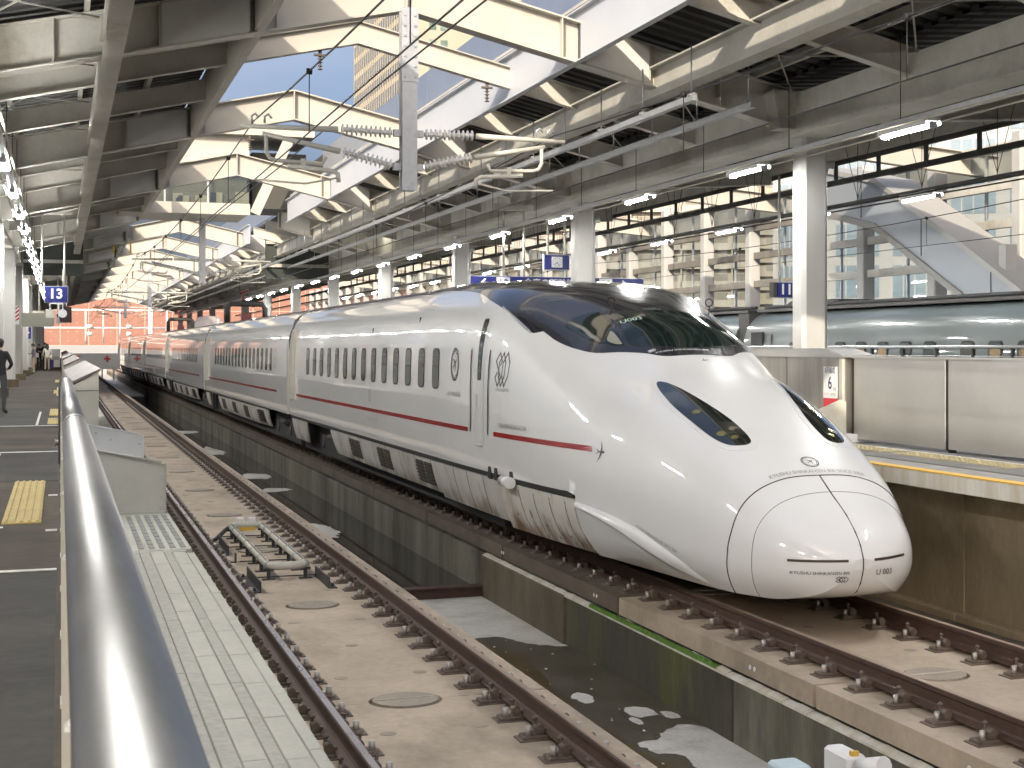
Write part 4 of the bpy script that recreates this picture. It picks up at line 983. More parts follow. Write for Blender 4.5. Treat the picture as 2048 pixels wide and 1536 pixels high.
# corrugated deck, ribs running down the slope
def deck(x0, x1, zf, name='roof_deck'):
    y, pts = YN if x0 < 4 else YR, []
    while y < FR[-1]+3:
        for dy, dz in ((0,0),(.16,0),(.20,.07),(.36,.07)): pts.append((y+dy, dz))
        y += .40
    b = MB(); n = 3 if abs(x1-x0) > 5.5 else 1
    rows = [[(x0+(x1-x0)*k/n, py, zf(x0+(x1-x0)*k/n)+pz) for py, pz in pts] for k in range(n+1)]
    b.grid(rows, smooth=False); return b.build(name, M_DECK, roof)
deck(OL-.02, CL, lambda x: ztop(x)+.19); deck(CL+.3, -9.2, lambda x: ztop(CL)+.19+.068*(CL-x))
deck(OR+.45, CR, lambda x: ztop(x)+.19); deck(CR-.3, 16.4, lambda x: ztop(CR)+.20+.07*(x-CR))
for x in (1.55,.35,-.85,-2.9,-4.2,-5.6,-7,8.3,9.5,10.5,12.5,13.8,15.1):
    z = ztop(x) if CL < x < CR else ztop(CL if x < 0 else CR)+(.068 if x < 0 else .07)*abs(x-(CL if x < 0 else CR))
    b = MB(); b.bar((x,YN if x < 4 else YR,z+.10),(x,FR[-1]+3,z+.10),.07,.17); b.build('purlin', M_GIRD, roof)
# diagonal tie rods under the deck
rd = MB()
for y in FR:
    if y > 60 or y < YR: continue
    for x0, x1 in ((8.9,11.1),(.5,-1.5)):
        for a, e in ((y+.3,y+3.8),(y+4.3,y+7.9),(y+8.3,y+11.9)):
            for p, q in (((x0,a),(x1,e)),((x1,a),(x0,e))):
                r_ = MB(); r_.cyl((p[0],p[1],ztop(p[0])-.1),(q[0],q[1],ztop(q[0])-.12),.014,6); r_.build('tie_rod', M_GIRD, roof)
# eaves on the right: long dark lamp ducts are further below; gutter pipe bends on the columns
for y in FR[3:7]:
    MB().tube([(CR+.35,y-.2,ztop(CR)-.35),(CR+.20,y-.55,ztop(CR)-.45),(CR-.05,y-.62,ztop(CR)-.75),(CR-.05,y-.60,PLAT+.3)] if False else [(CR+.55,y-.2,5.62),(CR+.42,y-.2,5.62),(CR+.36,y-.2,5.45),(CR+.36,y-.2,PLAT+.1)],.075,10).build('drain_pipe', M_COLM, roof)
MB().box(16.35,16.5,YR,FR[-1]+3,6.85,7.35).build('eave_channel', M_GIRD, roof)
for i in range(24): MB().box(16.55,16.59,YR+i*4.05,YR+i*4.05+4.03,7.3,9.3).build('fascia_panel', M_FASC, roof)  # added fascia above the eave, keeps sun off the stair enclosure
MB().box(-9.35,-9.2,YN,FR[-1]+3,6.9,7.35).build('eave_channel', M_GIRD, roof)
for i in range(16):
    y = -6+i*4.05
    if y < CONC0-5: b = MB(); b.box(1.88,1.92,y+.01,y+4.04,8.0,9.35); b.build('fascia_panel', M_FASC, roof)  # unseen fascia, added to cut the sun on the right platform's fence
# overhead concourse building crossing the strip
cb = thing('concourse', 'cream overhead concourse bridging the open roof strip, with a dark window band', 'overhead building')
CX0, CX1 = 1.9, 6.2
MB().box(CX0,CX1,CONC0,CONC1,7.30,7.62).box(CX0,CX1,CONC0,CONC1,8.72,10.05).build('wall', M_BEAMW, cb)
MB().box(CX0-.2,8.4,CONC0-.4,CONC1,10.05,10.30).build('roof_slab', M_BEAMW, cb)
MB().box(CX0+.05,CX1-.05,CONC0+.35,CONC1-.3,7.63,8.72).build('room_core', mat('room_grey', (.16,.155,.13), (.28,.27,.23), rough=.7, scale=.8, stretch=(1,1,2)), cb)
for i in range(3):
    w_ = (CX1-CX0)/3; x = CX0+i*w_
    f = MB().box(x,x+.06,CONC0-.02,CONC0+.05,7.63,8.72).build('window_frame', M_GALV, cb)
    MB().box(x+.06,x+w_,CONC0+.01,CONC0+.02,7.63,8.72).build('window_pane', glass('concourse_glass%d' % i, (.75,.76,.70), .10), f)
MB().box(CX0-.02,CX1+.02,CONC0-.03,CONC0-.002,7.27,7.66).build('sill_band', M_BEAMW, cb)
for i in range(7):
    x = R.uniform(3.0,5.8); MB().box(x,x+R.uniform(.2,.5),CONC0+.25,CONC0+.32,7.66,7.8+R.uniform(0,.3)).build('furnishing', mat('furniture_pale', (.5,.48,.42), rough=.6), cb)
MB().box(6.4,8.3,CONC0+1,CONC1,7.6,9.6).build('stair_shaft', mat('shaft_dark', (.07,.068,.06), rough=.7), cb)
MB().bar((6.35,CONC0-.3,7.3),(7.5,CONC0-.3,9.9),.12,.35).build('white_strut', M_BEAMW, cb)
for i, x in enumerate((2.2,2.9)):
    MB().box(x,x+.07,75,75.1,6.8,7.7).build('yellow_post', M_YLINE, cb)
# dark gantry walls either side of the concourse
for x0, x1 in ((-1.4,.9),(8.3,11.0)):
    MB().box(x0,x1,70.6,70.8,5.6,8.0).build('end_screen', mat('screen_dark_green', (.03,.037,.032), (.05,.058,.05), rough=.6, scale=.8), cb)
    for z in (6.1,7.1): MB().box(x0,x1,70.45,70.55,z,z+.14).build('screen_rail', M_GIRD, cb)

# ---------------------------------------------------------------- overhead line
def insulator(mb, p0, p1, n=11, r0=.035, r1=.085):
    p0 = Vector(p0); p1 = Vector(p1); path, rs = [], []
    for i in range(n):
        for q, r in ((.02,r0),(.30,r0),(.42,r1),(.60,r1*.93),(.72,r0)): path.append(p0+(p1-p0)*((i+q)/n)); rs.append(r)
    mb.tube(path, rs, 12)
def mast(y, label, near):
    t = thing('catenary_mast', label, 'overhead line mast', 'grey drop posts carrying the overhead line')
    x = 4.80; zb = 4.93; zt = ZA-.66
    b = MB(); b.box(x-.011,x+.011,y-.12,y+.12,zb,zt).box(x-.11,x+.11,y-.125,y-.108,zb,zt).box(x-.11,x+.11,y+.108,y+.125,zb,zt); b.build('post', M_GALV, t)
    if near:
        b = MB(); b.box(x-.125,x+.125,y-.138,y-.126,zt-1.1,zt-.05)
        for i in range(7):
            for s in (-.075,.075): b.cyl((x+s,y-.138,zt-.12-.15*i),(x+s,y-.16,zt-.12-.15*i),.02,6)
        b.build('bolted_plate', M_GALV, t)
    for s, xe in ((-1, XL), (1, XR)):
        za, zl = 5.78, 5.30
        for z in (za, zl-.02):
            MB().box(min(x+s*.11,x+s*.22),max(x+s*.11,x+s*.22),y-.05,y+.05,z-.05,z+.05).build('bracket', M_GALV, t)
        ib = MB(); insulator(ib, (x+s*.24,y,za), (x+s*1.00,y,za+.015)); i1 = ib.build('insulator', M_CERAM, t)
        up = (x+s*1.03,y,za+.01), (x+s*2.42,y,za-.01)
        MB().tube([up[0], up[1]], [.045,.03], 10).build('upper_arm', M_CREAM, t)
        ib = MB(); insulator(ib, (x+s*.24,y,zl), (x+s*.97,y,zl+.17)); ib.build('insulator', M_CERAM, t)
        lo = (x+s*1.0,y,zl+.17), (x+s*2.10,y,za-.10)
        MB().tube([lo[0], lo[1]], [.045,.032], 10).build('lower_arm', M_CREAM, t)
        q = MB(); xx = x+s*2.05
        q.tube([(xx,y,za-.12),(xx,y,za-.36),(xx-s*.05,y,za-.45),(xx-s*.15,y,za-.48),(x+s*1.25,y,za-.50),(x+s*1.2,y,za-.40)], .028, 8); q.build('hook_arm', M_CREAM, t)
        q = MB(); q.tube([(x+s*1.75,y,za-.55),(x+s*1.1,y,za-.60),(x+s*1.03,y,za-.64),(x+s*1.02,y,za-.76)], .034, 8).box(min(x+s*1.5,x+s*1.56),max(x+s*1.5,x+s*1.56),y-.03,y+.03,za-.56,za-.44); q.build('register_arm', M_CREAM, t)
        MB().tube([(x+s*1.05,y,za-.70),(x+s*1.5,y-.02,za-.80),(xe-s*.02,y-.04,5.01)], .016, 6).build('steady_arm', M_CREAM, t)
        for dx in (2.02,2.2):
            MB().tube([(x+s*dx-.05,y,za+.05),(x+s*dx-.05,y,za+.14),(x+s*dx,y,za+.18),(x+s*dx+.05,y,za+.12)], .016, 6).build('wire_clamp', M_GALV, t)
    return t
MY = [23.6-.25, 59.9, 96.3, 132.8]
for i, y in enumerate(MY): mast(y, ['near grey drop post with bolted plate, ribbed white insulators on both sides', 'second grey drop post, hanging beyond the concourse windows', 'third grey drop post, far along the tracks', 'farthest small grey drop post'][i], i == 0)
def line_over(xe, label, zc=5.0, zm=5.85, dx=.0, ys=None, droppers=True):
    t = thing('overhead_wire', label, 'overhead wire', 'overhead wires along the tracks')
    ys = ys or [-13.0]+MY+[169.2, 205]
    cw, mw = [], []
    for a, e in zip(ys, ys[1:]):
        k = 10
        for i in range(k): 
            q = i/k; cw.append((xe, a+(e-a)*q, zc)); mw.append((xe, a+(e-a)*q, zm-.34*4*q*(1-q)))
    MB().tube(cw, .009, 6).build('contact_wire', M_WIRE, t); MB().tube(mw, .011, 6).build('messenger_wire', M_WIRE, t)
    if droppers:
        for a, e in zip(ys[:4], ys[1:5]):
            for q in (.1,.25,.4,.55,.7,.85):
                y = a+(e-a)*q
                if y < 4: continue
                zt = zm-.34*4*q*(1-q)
                b = MB(); b.cyl((xe,y,zc),(xe,y,zt),.006,5); d = b.build('dropper', M_WIRE, t)
                b = MB(); b.cyl((xe-.03,y,zt),(xe+.03,y,zt),.035,8); b.build('dropper_clip', M_BLK, d)
    return t
line_over(XL, 'pair of overhead wires above the empty middle track')
line_over(XR, 'pair of overhead wires above the white train')
line_over(18.9, 'pair of overhead wires above the far grey train', 5.0, 5.9)
fw = thing('feeder_wire', 'lone dark feeder wire with clips sagging diagonally across the open strip', 'overhead wire')
pts = [(3.9+.0*i, y, 6.75-.02*i) for i, y in enumerate([-10, 5, 14, 23.6, 36, 48, 60])]
MB().tube([(4.55,-10,6.6),(4.5,8,6.5),(4.45,23.6,6.55),(4.4,36,6.5),(4.35,48,6.55),(4.3,90,6.5)], .013, 6).build('wire', M_WIRE, fw)
for x, y in ((4.16,27.65),(7.1,27.65),(4.3,39.8)):
    zt_ = ztop(x)-.42; b = MB(); insulator(b, (x,y,zt_-.12),(x,y,zt_-.36),4,.018,.045); b.cyl((x,y,zt_),(x,y,zt_-.12),.03,6).box(x-.10,x+.10,y-.04,y+.04,zt_-.10,zt_-.07); b.build('hanger_insulator', mat('insulator_brown', (.10,.08,.06), rough=.4), fw)
# unistrut lamp rails hung under the roof beside the right platform
for x, z, y0, lab in ((8.28,6.11,20.6,'steel strut rail hung under the roof, nearer the tracks'),(9.25,6.09,20.8,'steel strut rail hung under the roof, farther from the tracks')):
    t = thing('strut_rail', lab, 'hanging rail')
    b = MB(); b.box(x-.03,x+.03,y0,165,z-.02,z+.06).box(x-.05,x+.05,y0,165,z-.035,z-.02); b.build('channel', M_GALV, t)
    for i in range(22):
        y = y0+.15+i*2.0; b = MB(); b.cyl((x,y,z+.05),(x,y,z+.75),.012,6); h = b.build('hanger', M_GALV, t)
        MB().box(x-.045,x+.045,y-.05,y+.05,z+.05,z+.09).build('clip', M_GALV, h)
# ---------------------------------------------------------------- right platform and what stands on it
MB().box(8.77, 16.4, YN, YF, 1.08, PLAT).build('platform', M_EDGE, kind='structure')
MB().box(8.80, 16.38, YN, YF, PLAT, PLAT+.004).build('platform_surface', mat('platform_grey', (.17,.165,.16), (.12,.117,.112), rough=.75, scale=2, fine=.12), kind='structure')
wl_ = thing('platform_wall', 'tan block wall under the overhang of the right platform, beside the nose of the train', 'retaining wall')
y = YN
while y < 110:
    MB().bbox(9.45,10.0,y+.012,y+1.79,-.37,1.085,.012).build('wall_block', M_TAN, wl_)
    MB().bbox(9.32,10.0,y+.006,y+1.794,-.455,-.372,.012).build('plinth_block', M_TAN, wl_); y += 1.8
MB().box(9.45,10.0,110,YF,-.455,1.08).build('wall_block', M_TAN, wl_)
MB().box(10.0,16.3,YN,YF,-1.2,1.08).build('platform_core', M_CONC, kind='structure')
MB().box(8.772,8.93,YN,YF,PLAT+.004,PLAT+.018).build('edge_line', M_YLINE, kind='structure')
MB().box(8.93,9.35,YN,YF,PLAT+.004,PLAT+.010).build('edge_strip', mat('edge_strip_rough', (.34,.335,.325), (.22,.215,.21), rough=.9, scale=7, stretch=(1,.3,1), bump=.5, bscale=60), kind='structure')
MB().box(9.35,9.46,YN,YF,PLAT+.004,PLAT+.009).build('drain_line', M_RUBBER, kind='structure')
for i, (y0, y1) in enumerate(((12.2,14.9),(15.2,17.9),(18.2,19.6))):
    t = thing('tactile_block', ['yellowish dotted guide block in front of the right steel fence, nearest','yellowish dotted guide block in front of the right steel fence, middle one','yellowish dotted guide block next to the corner of the stainless housing'][i], 'tactile paving', 'guide blocks on the right platform')
    MB().bbox(9.88,10.24,y0,y1,PLAT+.004,PLAT+.018,.004).build('base_tile', M_YELP, t)
    dt = MB(); dt.bbox(-.02,.02,-.02,.02,PLAT+.018,PLAT+.026,.006); dt = dt.mesh('raised_dot', M_YELP)
    ny = int((y1-y0)/.12)
    for a in range(5):
        for c_ in range(ny): link('raised_dot', dt, t, (9.93+a*.065, y0+.08+c_*.12, 0))
MB().box(10.34,10.40,8,20.3,PLAT+.004,PLAT+.008).build('painted_line', M_WLINE, kind='structure')
sf = thing('steel_fence', 'low fence of brushed stainless panels on the right platform, right of the train nose', 'fence')
y = 20.35
for i in range(9):
    MB().bbox(10.62,10.68,y-2.57,y-.02,PLAT+.05,2.46,.008).build('fence_panel', M_STEELP, sf)
    MB().box(10.60,10.69,y-2.60,y-.0,2.455,2.485).build('top_rail', M_STEELP, sf)
    MB().box(10.66,10.74,y-.05,y+.03,PLAT,2.45).build('fence_post', M_DARKM, sf); MB().box(10.612,10.66,y-.045,y+.005,PLAT+.04,2.45).build('gasket', M_BLK, sf); y -= 2.6
hb = thing('gate_housing', 'tall water-stained stainless housing carrying the number 6 sign', 'platform gate')
MB().bbox(10.50,10.95,20.42,26.4,PLAT+.10,2.50,.01).build('housing', M_STEELD, hb)
MB().prism([(20.36,2.47),(26.45,2.47),(26.45,2.60),(20.95,2.60),(20.36,2.50)],'x',10.46,10.98).build('cap', M_STEELP, hb)
MB().box(10.48,10.52,20.40,20.50,PLAT,2.47).build('corner_trim', M_PLATE, hb)
MB().box(10.44,10.98,20.2,26.45,PLAT,PLAT+.12).build('plinth', M_PLATEW, hb)
for yy in (22.3, 24.2): MB().box(10.494,10.50,yy,yy+.012,PLAT+.12,2.46).build('joint', M_DARKM, hb)
gp = thing('guard_plate', 'pale sloped guard plate below the number 6 sign on the right platform', 'guard plate')
MB().prism([(9.75,PLAT),(10.46,PLAT),(10.46,1.84),(10.36,1.86),(9.75,1.62)],'y',20.24,20.27).build('plate', M_PLATE, gp)
MB().cyl((10.3,20.235,1.6),(10.3,20.24,1.6),.012,8).build('bolt', M_GALV, gp)
s6 = thing('car_number_sign', 'white platform sign with a blue number 6 and a red foot', 'sign')
MB().bbox(10.485,10.497,20.58,21.02,1.87,2.33,.002).build('panel', M_SIGNW, s6)
MB().box(10.486,10.496,20.58,21.02,1.60,1.868).build('red_panel', M_SIGNR, s6)
sr, su_ = (0,-1,0), (0,0,1)
M_NAVY = mat('ink_navy', (.015,.02,.10), rough=.5)
sign_text(s6, '6', .26, (10.482,20.80,2.085), sr, su_, M_NAVY, bold=.004)
sign_text(s6, '8両編成', .105, (10.482,20.80,2.27), sr, su_, M_NAVY, xs=.9)
sign_text(s6, '号車', .055, (10.482,20.65,2.0), sr, su_, M_LETTER)
sign_text(s6, 'さくら', .05, (10.482,20.91,1.925), sr, su_, mat('ink_pink', (.6,.12,.2), rough=.5))
sign_text(s6, 'みずほ', .05, (10.482,20.70,1.925), sr, su_, mat('ink_green', (.08,.35,.12), rough=.5))
# handrail on the far edge of that platform
rf = thing('pipe_fence', 'dark pipe fence with thin rails along the far edge of the right platform', 'fence')
MB().cyl((15.6,15,2.62),(15.6,80,2.62),.035,10).build('top_rail', M_GALV, rf)
for z in (2.15,2.25,2.35,2.45): MB().cyl((15.6,15,z),(15.6,80,z),.012,6).build('rail', M_GALV, rf)
MB().box(15.58,15.62,15,80,2.02,2.10).build('rail', M_DARKM, rf)
for i in range(40):
    MB().box(15.57,15.63,16+i*1.3,16.06+i*1.3,PLAT,2.60).build('post', M_DARKM, rf)
# grey train on the far track
G0 = 16.55; GC = G0+1.68
gm = mat('train_blue_grey', (.095,.112,.113), (.108,.124,.123), rough=.3, scale=.7, coat=.5, rvar=.03, spec=.2)
def grey_car(y0, y1, label):
    t = thing('grey_train_car', label, 'train car', 'cars of the grey train')
    rows = []
    for y in (y0, (y0+y1)/2, y1):
        r = []
        for i in range(41):
            tt = -1+i/20; a = abs(tt); s = -1 if tt < 0 else 1
            if a < .75: ph = pi/2*a/.75; r.append((GC+s*1.68*math.sin(ph)**(2/4.6), y, 1.35+2.22*max(0,math.cos(ph))**(2/4.6)))
            else: r.append((GC+s*1.68, y, 1.35-(a-.75)*4*.9))
        rows.append(r)
    b = MB(); b.grid(rows); b.add(rows[0],[tuple(range(41))]); b.add(rows[-1],[tuple(range(40,-1,-1))]); b.build('body', gm, t)
    MB().box(GC-1.25,GC+1.25,y0,y1,3.53,3.60).build('roof_strip', M_DARKM, t)
    MB().box(G0-.004,G0+.05,y0+.2,y1-.2,1.45,1.60).build('side_stripe', mat('stripe_navy', (.05,.07,.14), rough=.3), t)
    wm = MB(); wm.bbox(-.21,.21,-.008,.008,-.32,.32,.06); 
    wb = MB(); n = 14
    def rr(w, h, c_): 
        p = []
        for cx, cy, a0 in ((w-c_,h-c_,0),(-w+c_,h-c_,pi/2),(-w+c_,-h+c_,pi),(w-c_,-h+c_,1.5*pi)):
            p += [(cx+c_*math.cos(a0+i*pi/8), cy+c_*math.sin(a0+i*pi/8)) for i in range(5)]
        return p
    fm = MB(); fm.prism(rr(.25,.34,.12),'x',-.008,.03); fm = fm.mesh('window', M_BLK)
    pm_ = MB(); pm_.prism(rr(.22,.31,.11),'x',-.011,0); pm_ = pm_.mesh('pane', M_DGLASS)
    bl = MB(); bl.prism(rr(.19,.17,.06),'x',-.013,-.005); bl = bl.mesh('blind', mat('blind_gold', (.30,.20,.09), (.12,.08,.05), rough=.4, scale=9))
    yy = y0+3.0; k = 0
    while yy < y1-2.6:
        o = link('window', fm, t, (G0+.012, yy, 2.40)); link('pane', pm_, o)
        if k % 6 in (1,2,3): link('blind', bl, o, (0,0,.02))
        yy += 1.0 if k % 5 else 1.45; k += 1
    MB().box(G0+.004,G0+.06,y1-1.25,y1-.55,1.3,3.0).build('doorway', M_BLK, t)
    MB().box(G0+.02,G0+.06,y1-3.6,y1-3.2,2.72,2.9).build('destination_display', mat('display_green', (.01,.06,.03), rough=.2), t)
    MB().box(G0+.02,G0+.05,y1-1.75,y1-1.55,2.55,2.95).build('side_label', M_LETTER, t)
    MB().bbox(GC-.7,GC+.6,y1-3.4,y1-.6,3.58,3.80,.08).build('roof_housing', M_DARKM, t)
    MB().cyl((GC-1.0,y0,3.66),(GC-1.0,y1,3.66),.05,6).build('roof_cable', M_BLK, t)
    MB().box(GC-1.2,GC+1.2,y0,y1,.15,.5).build('underframe', M_BLK, t)
grey_car(13.0, 37.9, 'grey-blue train car behind the right platform, near one with small rounded windows')
grey_car(38.5, 63.4, 'grey-blue train car beyond the near one, half hidden by the white nose')
MB().box(GC-1.5,GC+1.5,37.85,38.55,.9,3.5).build('gangway', M_RUBBER, kind='structure')
# cream cross beams over the far tracks
for y in FR[2:12]:
    b = MB(); ibeam(b,(16.6,y,8.15),(23.0,y,7.62),.60,.3); b.build('far_cross_beam', M_BEAMW, roof)
MB().box(22.9,23.2,YR,160,7.1,7.7).build('far_girder', M_BEAMW, roof)
# latticed eave between roof and far tracks
for z, m in ((6.30,M_DARKM),(6.75,M_DARKM)):
    MB().box(16.42,16.5,YR,150,z,z+.12).build('eave_bar', m, roof)
for i in range(48): MB().box(16.43,16.49,2+i*2.02,2.10+i*2.02,6.40,6.78).build('eave_post', M_DARKM, roof)
# glazed outer wall
gw = thing('glass_wall', 'tall glazed station wall of white posts and dark rails behind the far tracks', 'glass wall')
GX = 21.85; GG = glass('pane_glass', (.70,.73,.74), .03)
postm = MB(); postm.bbox(-.20,.20,-.20,.20,-1,7.9,.03); postm = postm.mesh('post', M_COLM)
for i in range(34):
    y = 17.0+i*4.05 - .25
    link('post', postm, gw, (GX,y,0))
    MB().box(GX+.26,GX+.27,y+.03,y+4.02,-.5,7.6).build('pane', GG, gw)
    MB().box(GX+.22,GX+.30,y+2.0,y+2.06,-.5,7.6).build('mullion', M_GALV, gw)
    for k in range(6):
        z = 2.85+.95*k
        b = MB(); b.box(GX-.06,GX+.10,y+.22,y+3.83,z-.11,z+.11); b.build('rail', M_GIRD if i < 7 else mat('rail_brown_grey', (.15,.135,.11), (.24,.22,.19), rough=.6, scale=2), gw)
MB().box(GX-.2,GX+.3,12,155,-1.2,1.4).build('base_wall', M_CONC, gw)
gl = thing('glass_wall', 'glazed outer wall of white posts on the left side, beyond the left platform', 'glass wall')
for i in range(30):
    y = -8.0+i*8.1; link('post', postm, gl, (-14.6,y,0))
    MB().box(-14.87,-14.86,y+.03,y+8.07,-.5,7.6).build('pane', GG, gl)
for k in range(4): MB().box(-14.6,-14.5,YN,YF,2.85+1.5*k-.08,2.85+1.5*k+.08).build('rail', M_GIRD, gl)
MB().box(-14.9,-14.4,YN,YF,-1.2,1.2).build('base_wall', M_CONC, gl)
# stair enclosure sloping down behind the far tracks
st = thing('stair_enclosure', 'pale blue-grey sloping stair enclosure at the far right behind the grey train', 'stairway')
def incl(x0, x1, pts, h, m, name): 
    P = [(y,z) for y,z in pts]+[(y,z-h) for y,z in pts[::-1]]
    return MB().prism(P[::-1],'x',x0,x1).build(name, m, st)
pts = [(40.5,7.6),(37.2,6.95),(33.0,5.05),(27,2.2),(22,-.2)]
incl(20.1,21.2,pts,1.05,mat('stair_blue_grey', (.27,.30,.335), (.30,.33,.36), rough=.45, scale=.6),'side_panel')
incl(20.05,21.25,[(y,z+.14) for y,z in pts],.14,mat('stair_trim_grey', (.36,.355,.34), rough=.5),'top_rail'); incl(20.03,21.25,[(y,z-1.05) for y,z in pts],.18,mat('stair_trim_dark', (.22,.215,.205), rough=.5),'bottom_rail')
for k in range(5):
    y = 38-k*3.2; z = pl(y, pts[::-1]); MB().box(20.085,20.10,y,y+.02,z-1.04,z).build('panel_joint', M_DARKM, st)
MB().box(20.3,20.6,31.3,31.6,-1,5.0).build('prop', M_COLM, st)
# buildings outside
def building(name, label, cx, cy, w, d, h, rot, m, floors, bays, style, z0=-9):
    t = thing(name, label, 'building', loc=(cx,cy,z0), rot=(0,0,rot))
    MB().box(-w/2,w/2,0,d,0,h).build('wall', m, t)
    fh, bw = h/floors, w/bays
    dg = mat('far_window_'+style, *{'apt':((.17,.155,.13),(.25,.23,.19)),'blue':((.14,.20,.25),(.22,.28,.325)),'dark':((.05,.055,.055),(.10,.105,.10))}[style], rough=.5, scale=.3)
    if style == 'apt':
        wm = MB(); wm.box(-bw*.34,bw*.34,-.05,.05,.9,2.3); wm = wm.mesh('window', dg)
        bm_ = MB(); bm_.box(-w/2+.2,w/2-.2,-1.2,-.02,0,.15).box(-w/2+.2,w/2-.2,-1.2,-1.08,.15,1.1); bm_ = bm_.mesh('balcony', m)
        fm = MB(); fm.box(-.12,.12,-1.2,0,.15,fh); fm = fm.mesh('balcony_divider', m)
        for f in range(floors):
            bo = link('balcony', bm_, t, (0,0,f*fh))
            for b_ in range(bays):
                link('window', wm, t, (-w/2+bw*(b_+.5),0,f*fh))
            for b_ in range(0,bays+1,2): link('balcony_divider', fm, bo, (max(-w/2+.35,min(w/2-.35,-w/2+bw*b_)),0,0))
    else:
        wm = MB(); wm.box(-bw*.38,bw*.38,-.06,.05,fh*.12,fh*.9); wm = wm.mesh('window', dg)
        mm = MB(); mm.box(-.06,.06,-.12,-.05,fh*.12,fh*.9); mm = mm.mesh('mullion', M_COLM)
        for f in range(floors):
            for b_ in range(bays):
                o = link('window', wm, t, (-w/2+bw*(b_+.5),0,f*fh)); 
                for q in (-.2,0,.2): link('mullion', mm, o, (q*bw,0,0))
    return t
CRM = mat('render_cream', (.40,.355,.275), (.35,.31,.24), rough=.8, scale=.2)
WHT = mat('render_white', (.44,.435,.415), (.38,.375,.36), rough=.7, scale=.2)
building('apartment_block', 'cream apartment block with long balconies seen through the glass wall', 146, 312, 36, 14, 66, -.45, CRM, 22, 8, 'apt')
building('apartment_block', 'smaller pale apartment block left of the cream one behind the glass wall', 86, 236, 36, 14, 45, -.38, mat('render_pale', (.44,.41,.345), (.39,.365,.30), rough=.8, scale=.2), 15, 9, 'apt')
building('office_block', 'white office block with blue glass bays right of the cream apartments', 86, 128, 50, 15, 36, -.60, WHT, 9, 9, 'blue')
building('office_block', 'pale low building glimpsed at the far end behind the right platform', 60, 250, 40, 20, 22, -.2, WHT, 6, 8, 'dark')
# hotel tower above the roof opening: two faces with their own windows
tw = thing('hotel_tower', 'cream high-rise with a grid of dark windows, seen through the roof opening', 'building')
TX, TY = 50.0, 245.0; HT = 92
MB().box(TX,TX+24,TY,TY+47,-9,HT).build('wall', CRM, tw)
wm = MB(); wm.box(-.04,.05,-.66,.66,.55,2.55); wm = wm.mesh('window', mat('hotel_window_dark', (.07,.075,.075), (.14,.14,.13), rough=.2, scale=.4))
rb = MB(); rb.box(-.10,0,-.30,.30,0,HT+9); rb = rb.mesh('pier', CRM)
for j in range(24): 
    link('pier', rb, tw, (TX, TY+1.0+j*1.96, -9))
for f in range(9,31):
    for j in range(23): 
        if (f*23+j) < 10000: link('window', wm, tw, (TX-.02, TY+1.98+j*1.96, -9+f*3.03))
wf = MB(); wf.box(-.55,.55,-.08,.05,.7,2.2); wf = wf.mesh('window', mat('hotel_window_green', (.10,.16,.13), (.25,.30,.27), rough=.2, scale=.6))
for f in range(9,31):
    for xx in (4.2,6.0,10.5,12.3,16.8,18.6): link('window', wf, tw, (TX+xx, TY-.01, -9+f*3.03))
# brick-red wall closing the far end, grey band below, white barrier
rw = thing('red_wall', 'brick-red panelled wall closing the view at the far end of the tracks', 'wall')
RED = mat('panel_brick_red', (.31,.155,.115), (.275,.13,.095), rough=.75, scale=.5); REDL = mat('joint_pale', (.62,.45,.38), rough=.7)
D_ = 229.0
for i in range(18):
    for k in range(4):
        MB().bbox(-18+i*3.6+.05,-18+(i+1)*3.6-.05,D_,D_+.5,2.9+k*2.4+.05,2.9+(k+1)*2.4-.05,.03).build('wall_panel', RED, rw)
MB().box(-18,47,D_+.06,D_+.6,2.8,12.6).build('joint_backing', REDL, rw)
MB().box(-18,47,D_-.2,D_+.6,1.7,2.85).build('grey_band', mat('band_grey', (.30,.30,.31), rough=.7), rw)
MB().box(-18,47,D_-.1,D_+.6,-1,1.7).build('base_wall', WHT, rw)
b = MB()
for i in range(60):
    for k in range(8): b.box(-17.4+i*1.08,-17.3+i*1.08,D_-.03,D_,3.5+k*1.2,3.6+k*1.2)
b.build('anchor_studs', REDL, rw, kind='stuff')
ba = thing('track_barrier', 'white barrier with a red cross across the end of the middle track', 'barrier')
MB().bbox(.9,5.15,155,155.2,.62,2.08,.02).build('panel', mat('barrier_white', (.80,.80,.78), (.72,.70,.66), rough=.6, scale=.8, stretch=(2,1,.2)), ba)
for x in (1.4,2.6,3.6,4.6): MB().box(x-.08,x+.08,155.02,155.18,-.4,.65).build('leg', M_SIGNW, ba)
M_RX = mat('signal_red', (.62,.06,.03), rough=.5)
MB().box(3.95,4.12,154.97,155,1.30,1.85).box(3.76,4.31,154.968,154.998,1.49,1.66).build('cross', M_RX, ba)
MB().prism(circ(.17,14,1.55,1.72),'y',154.97,155).build('disc', M_RX, ba)
gt = thing('signal_gantry', 'white pipe gantry standing in front of the brick-red wall', 'gantry')
for x0, x1, z in ((-2,11,4.75),(0,11.5,6.7)): MB().cyl((x0,184,z),(x1,184,z),.09,8).build('cross_pipe', M_SIGNW, gt)
for x, r, z1 in ((2.6,.09,6.7),(4.4,.07,6.7),(9.3,.26,8.6),(6.1,.07,6.7),(11,.1,6.7)): MB().cyl((x,184,3.0 if r<.2 else -1,),(x,184,z1),r,8).build('upright', M_SIGNW, gt)
for x in (3.0,7.0):
    for z in (4.9,4.1): MB().tube([(x-.25,183.8,z),(x+.25,183.8,z)],.22,8).build('ring_fitting', M_SIGNW, gt)
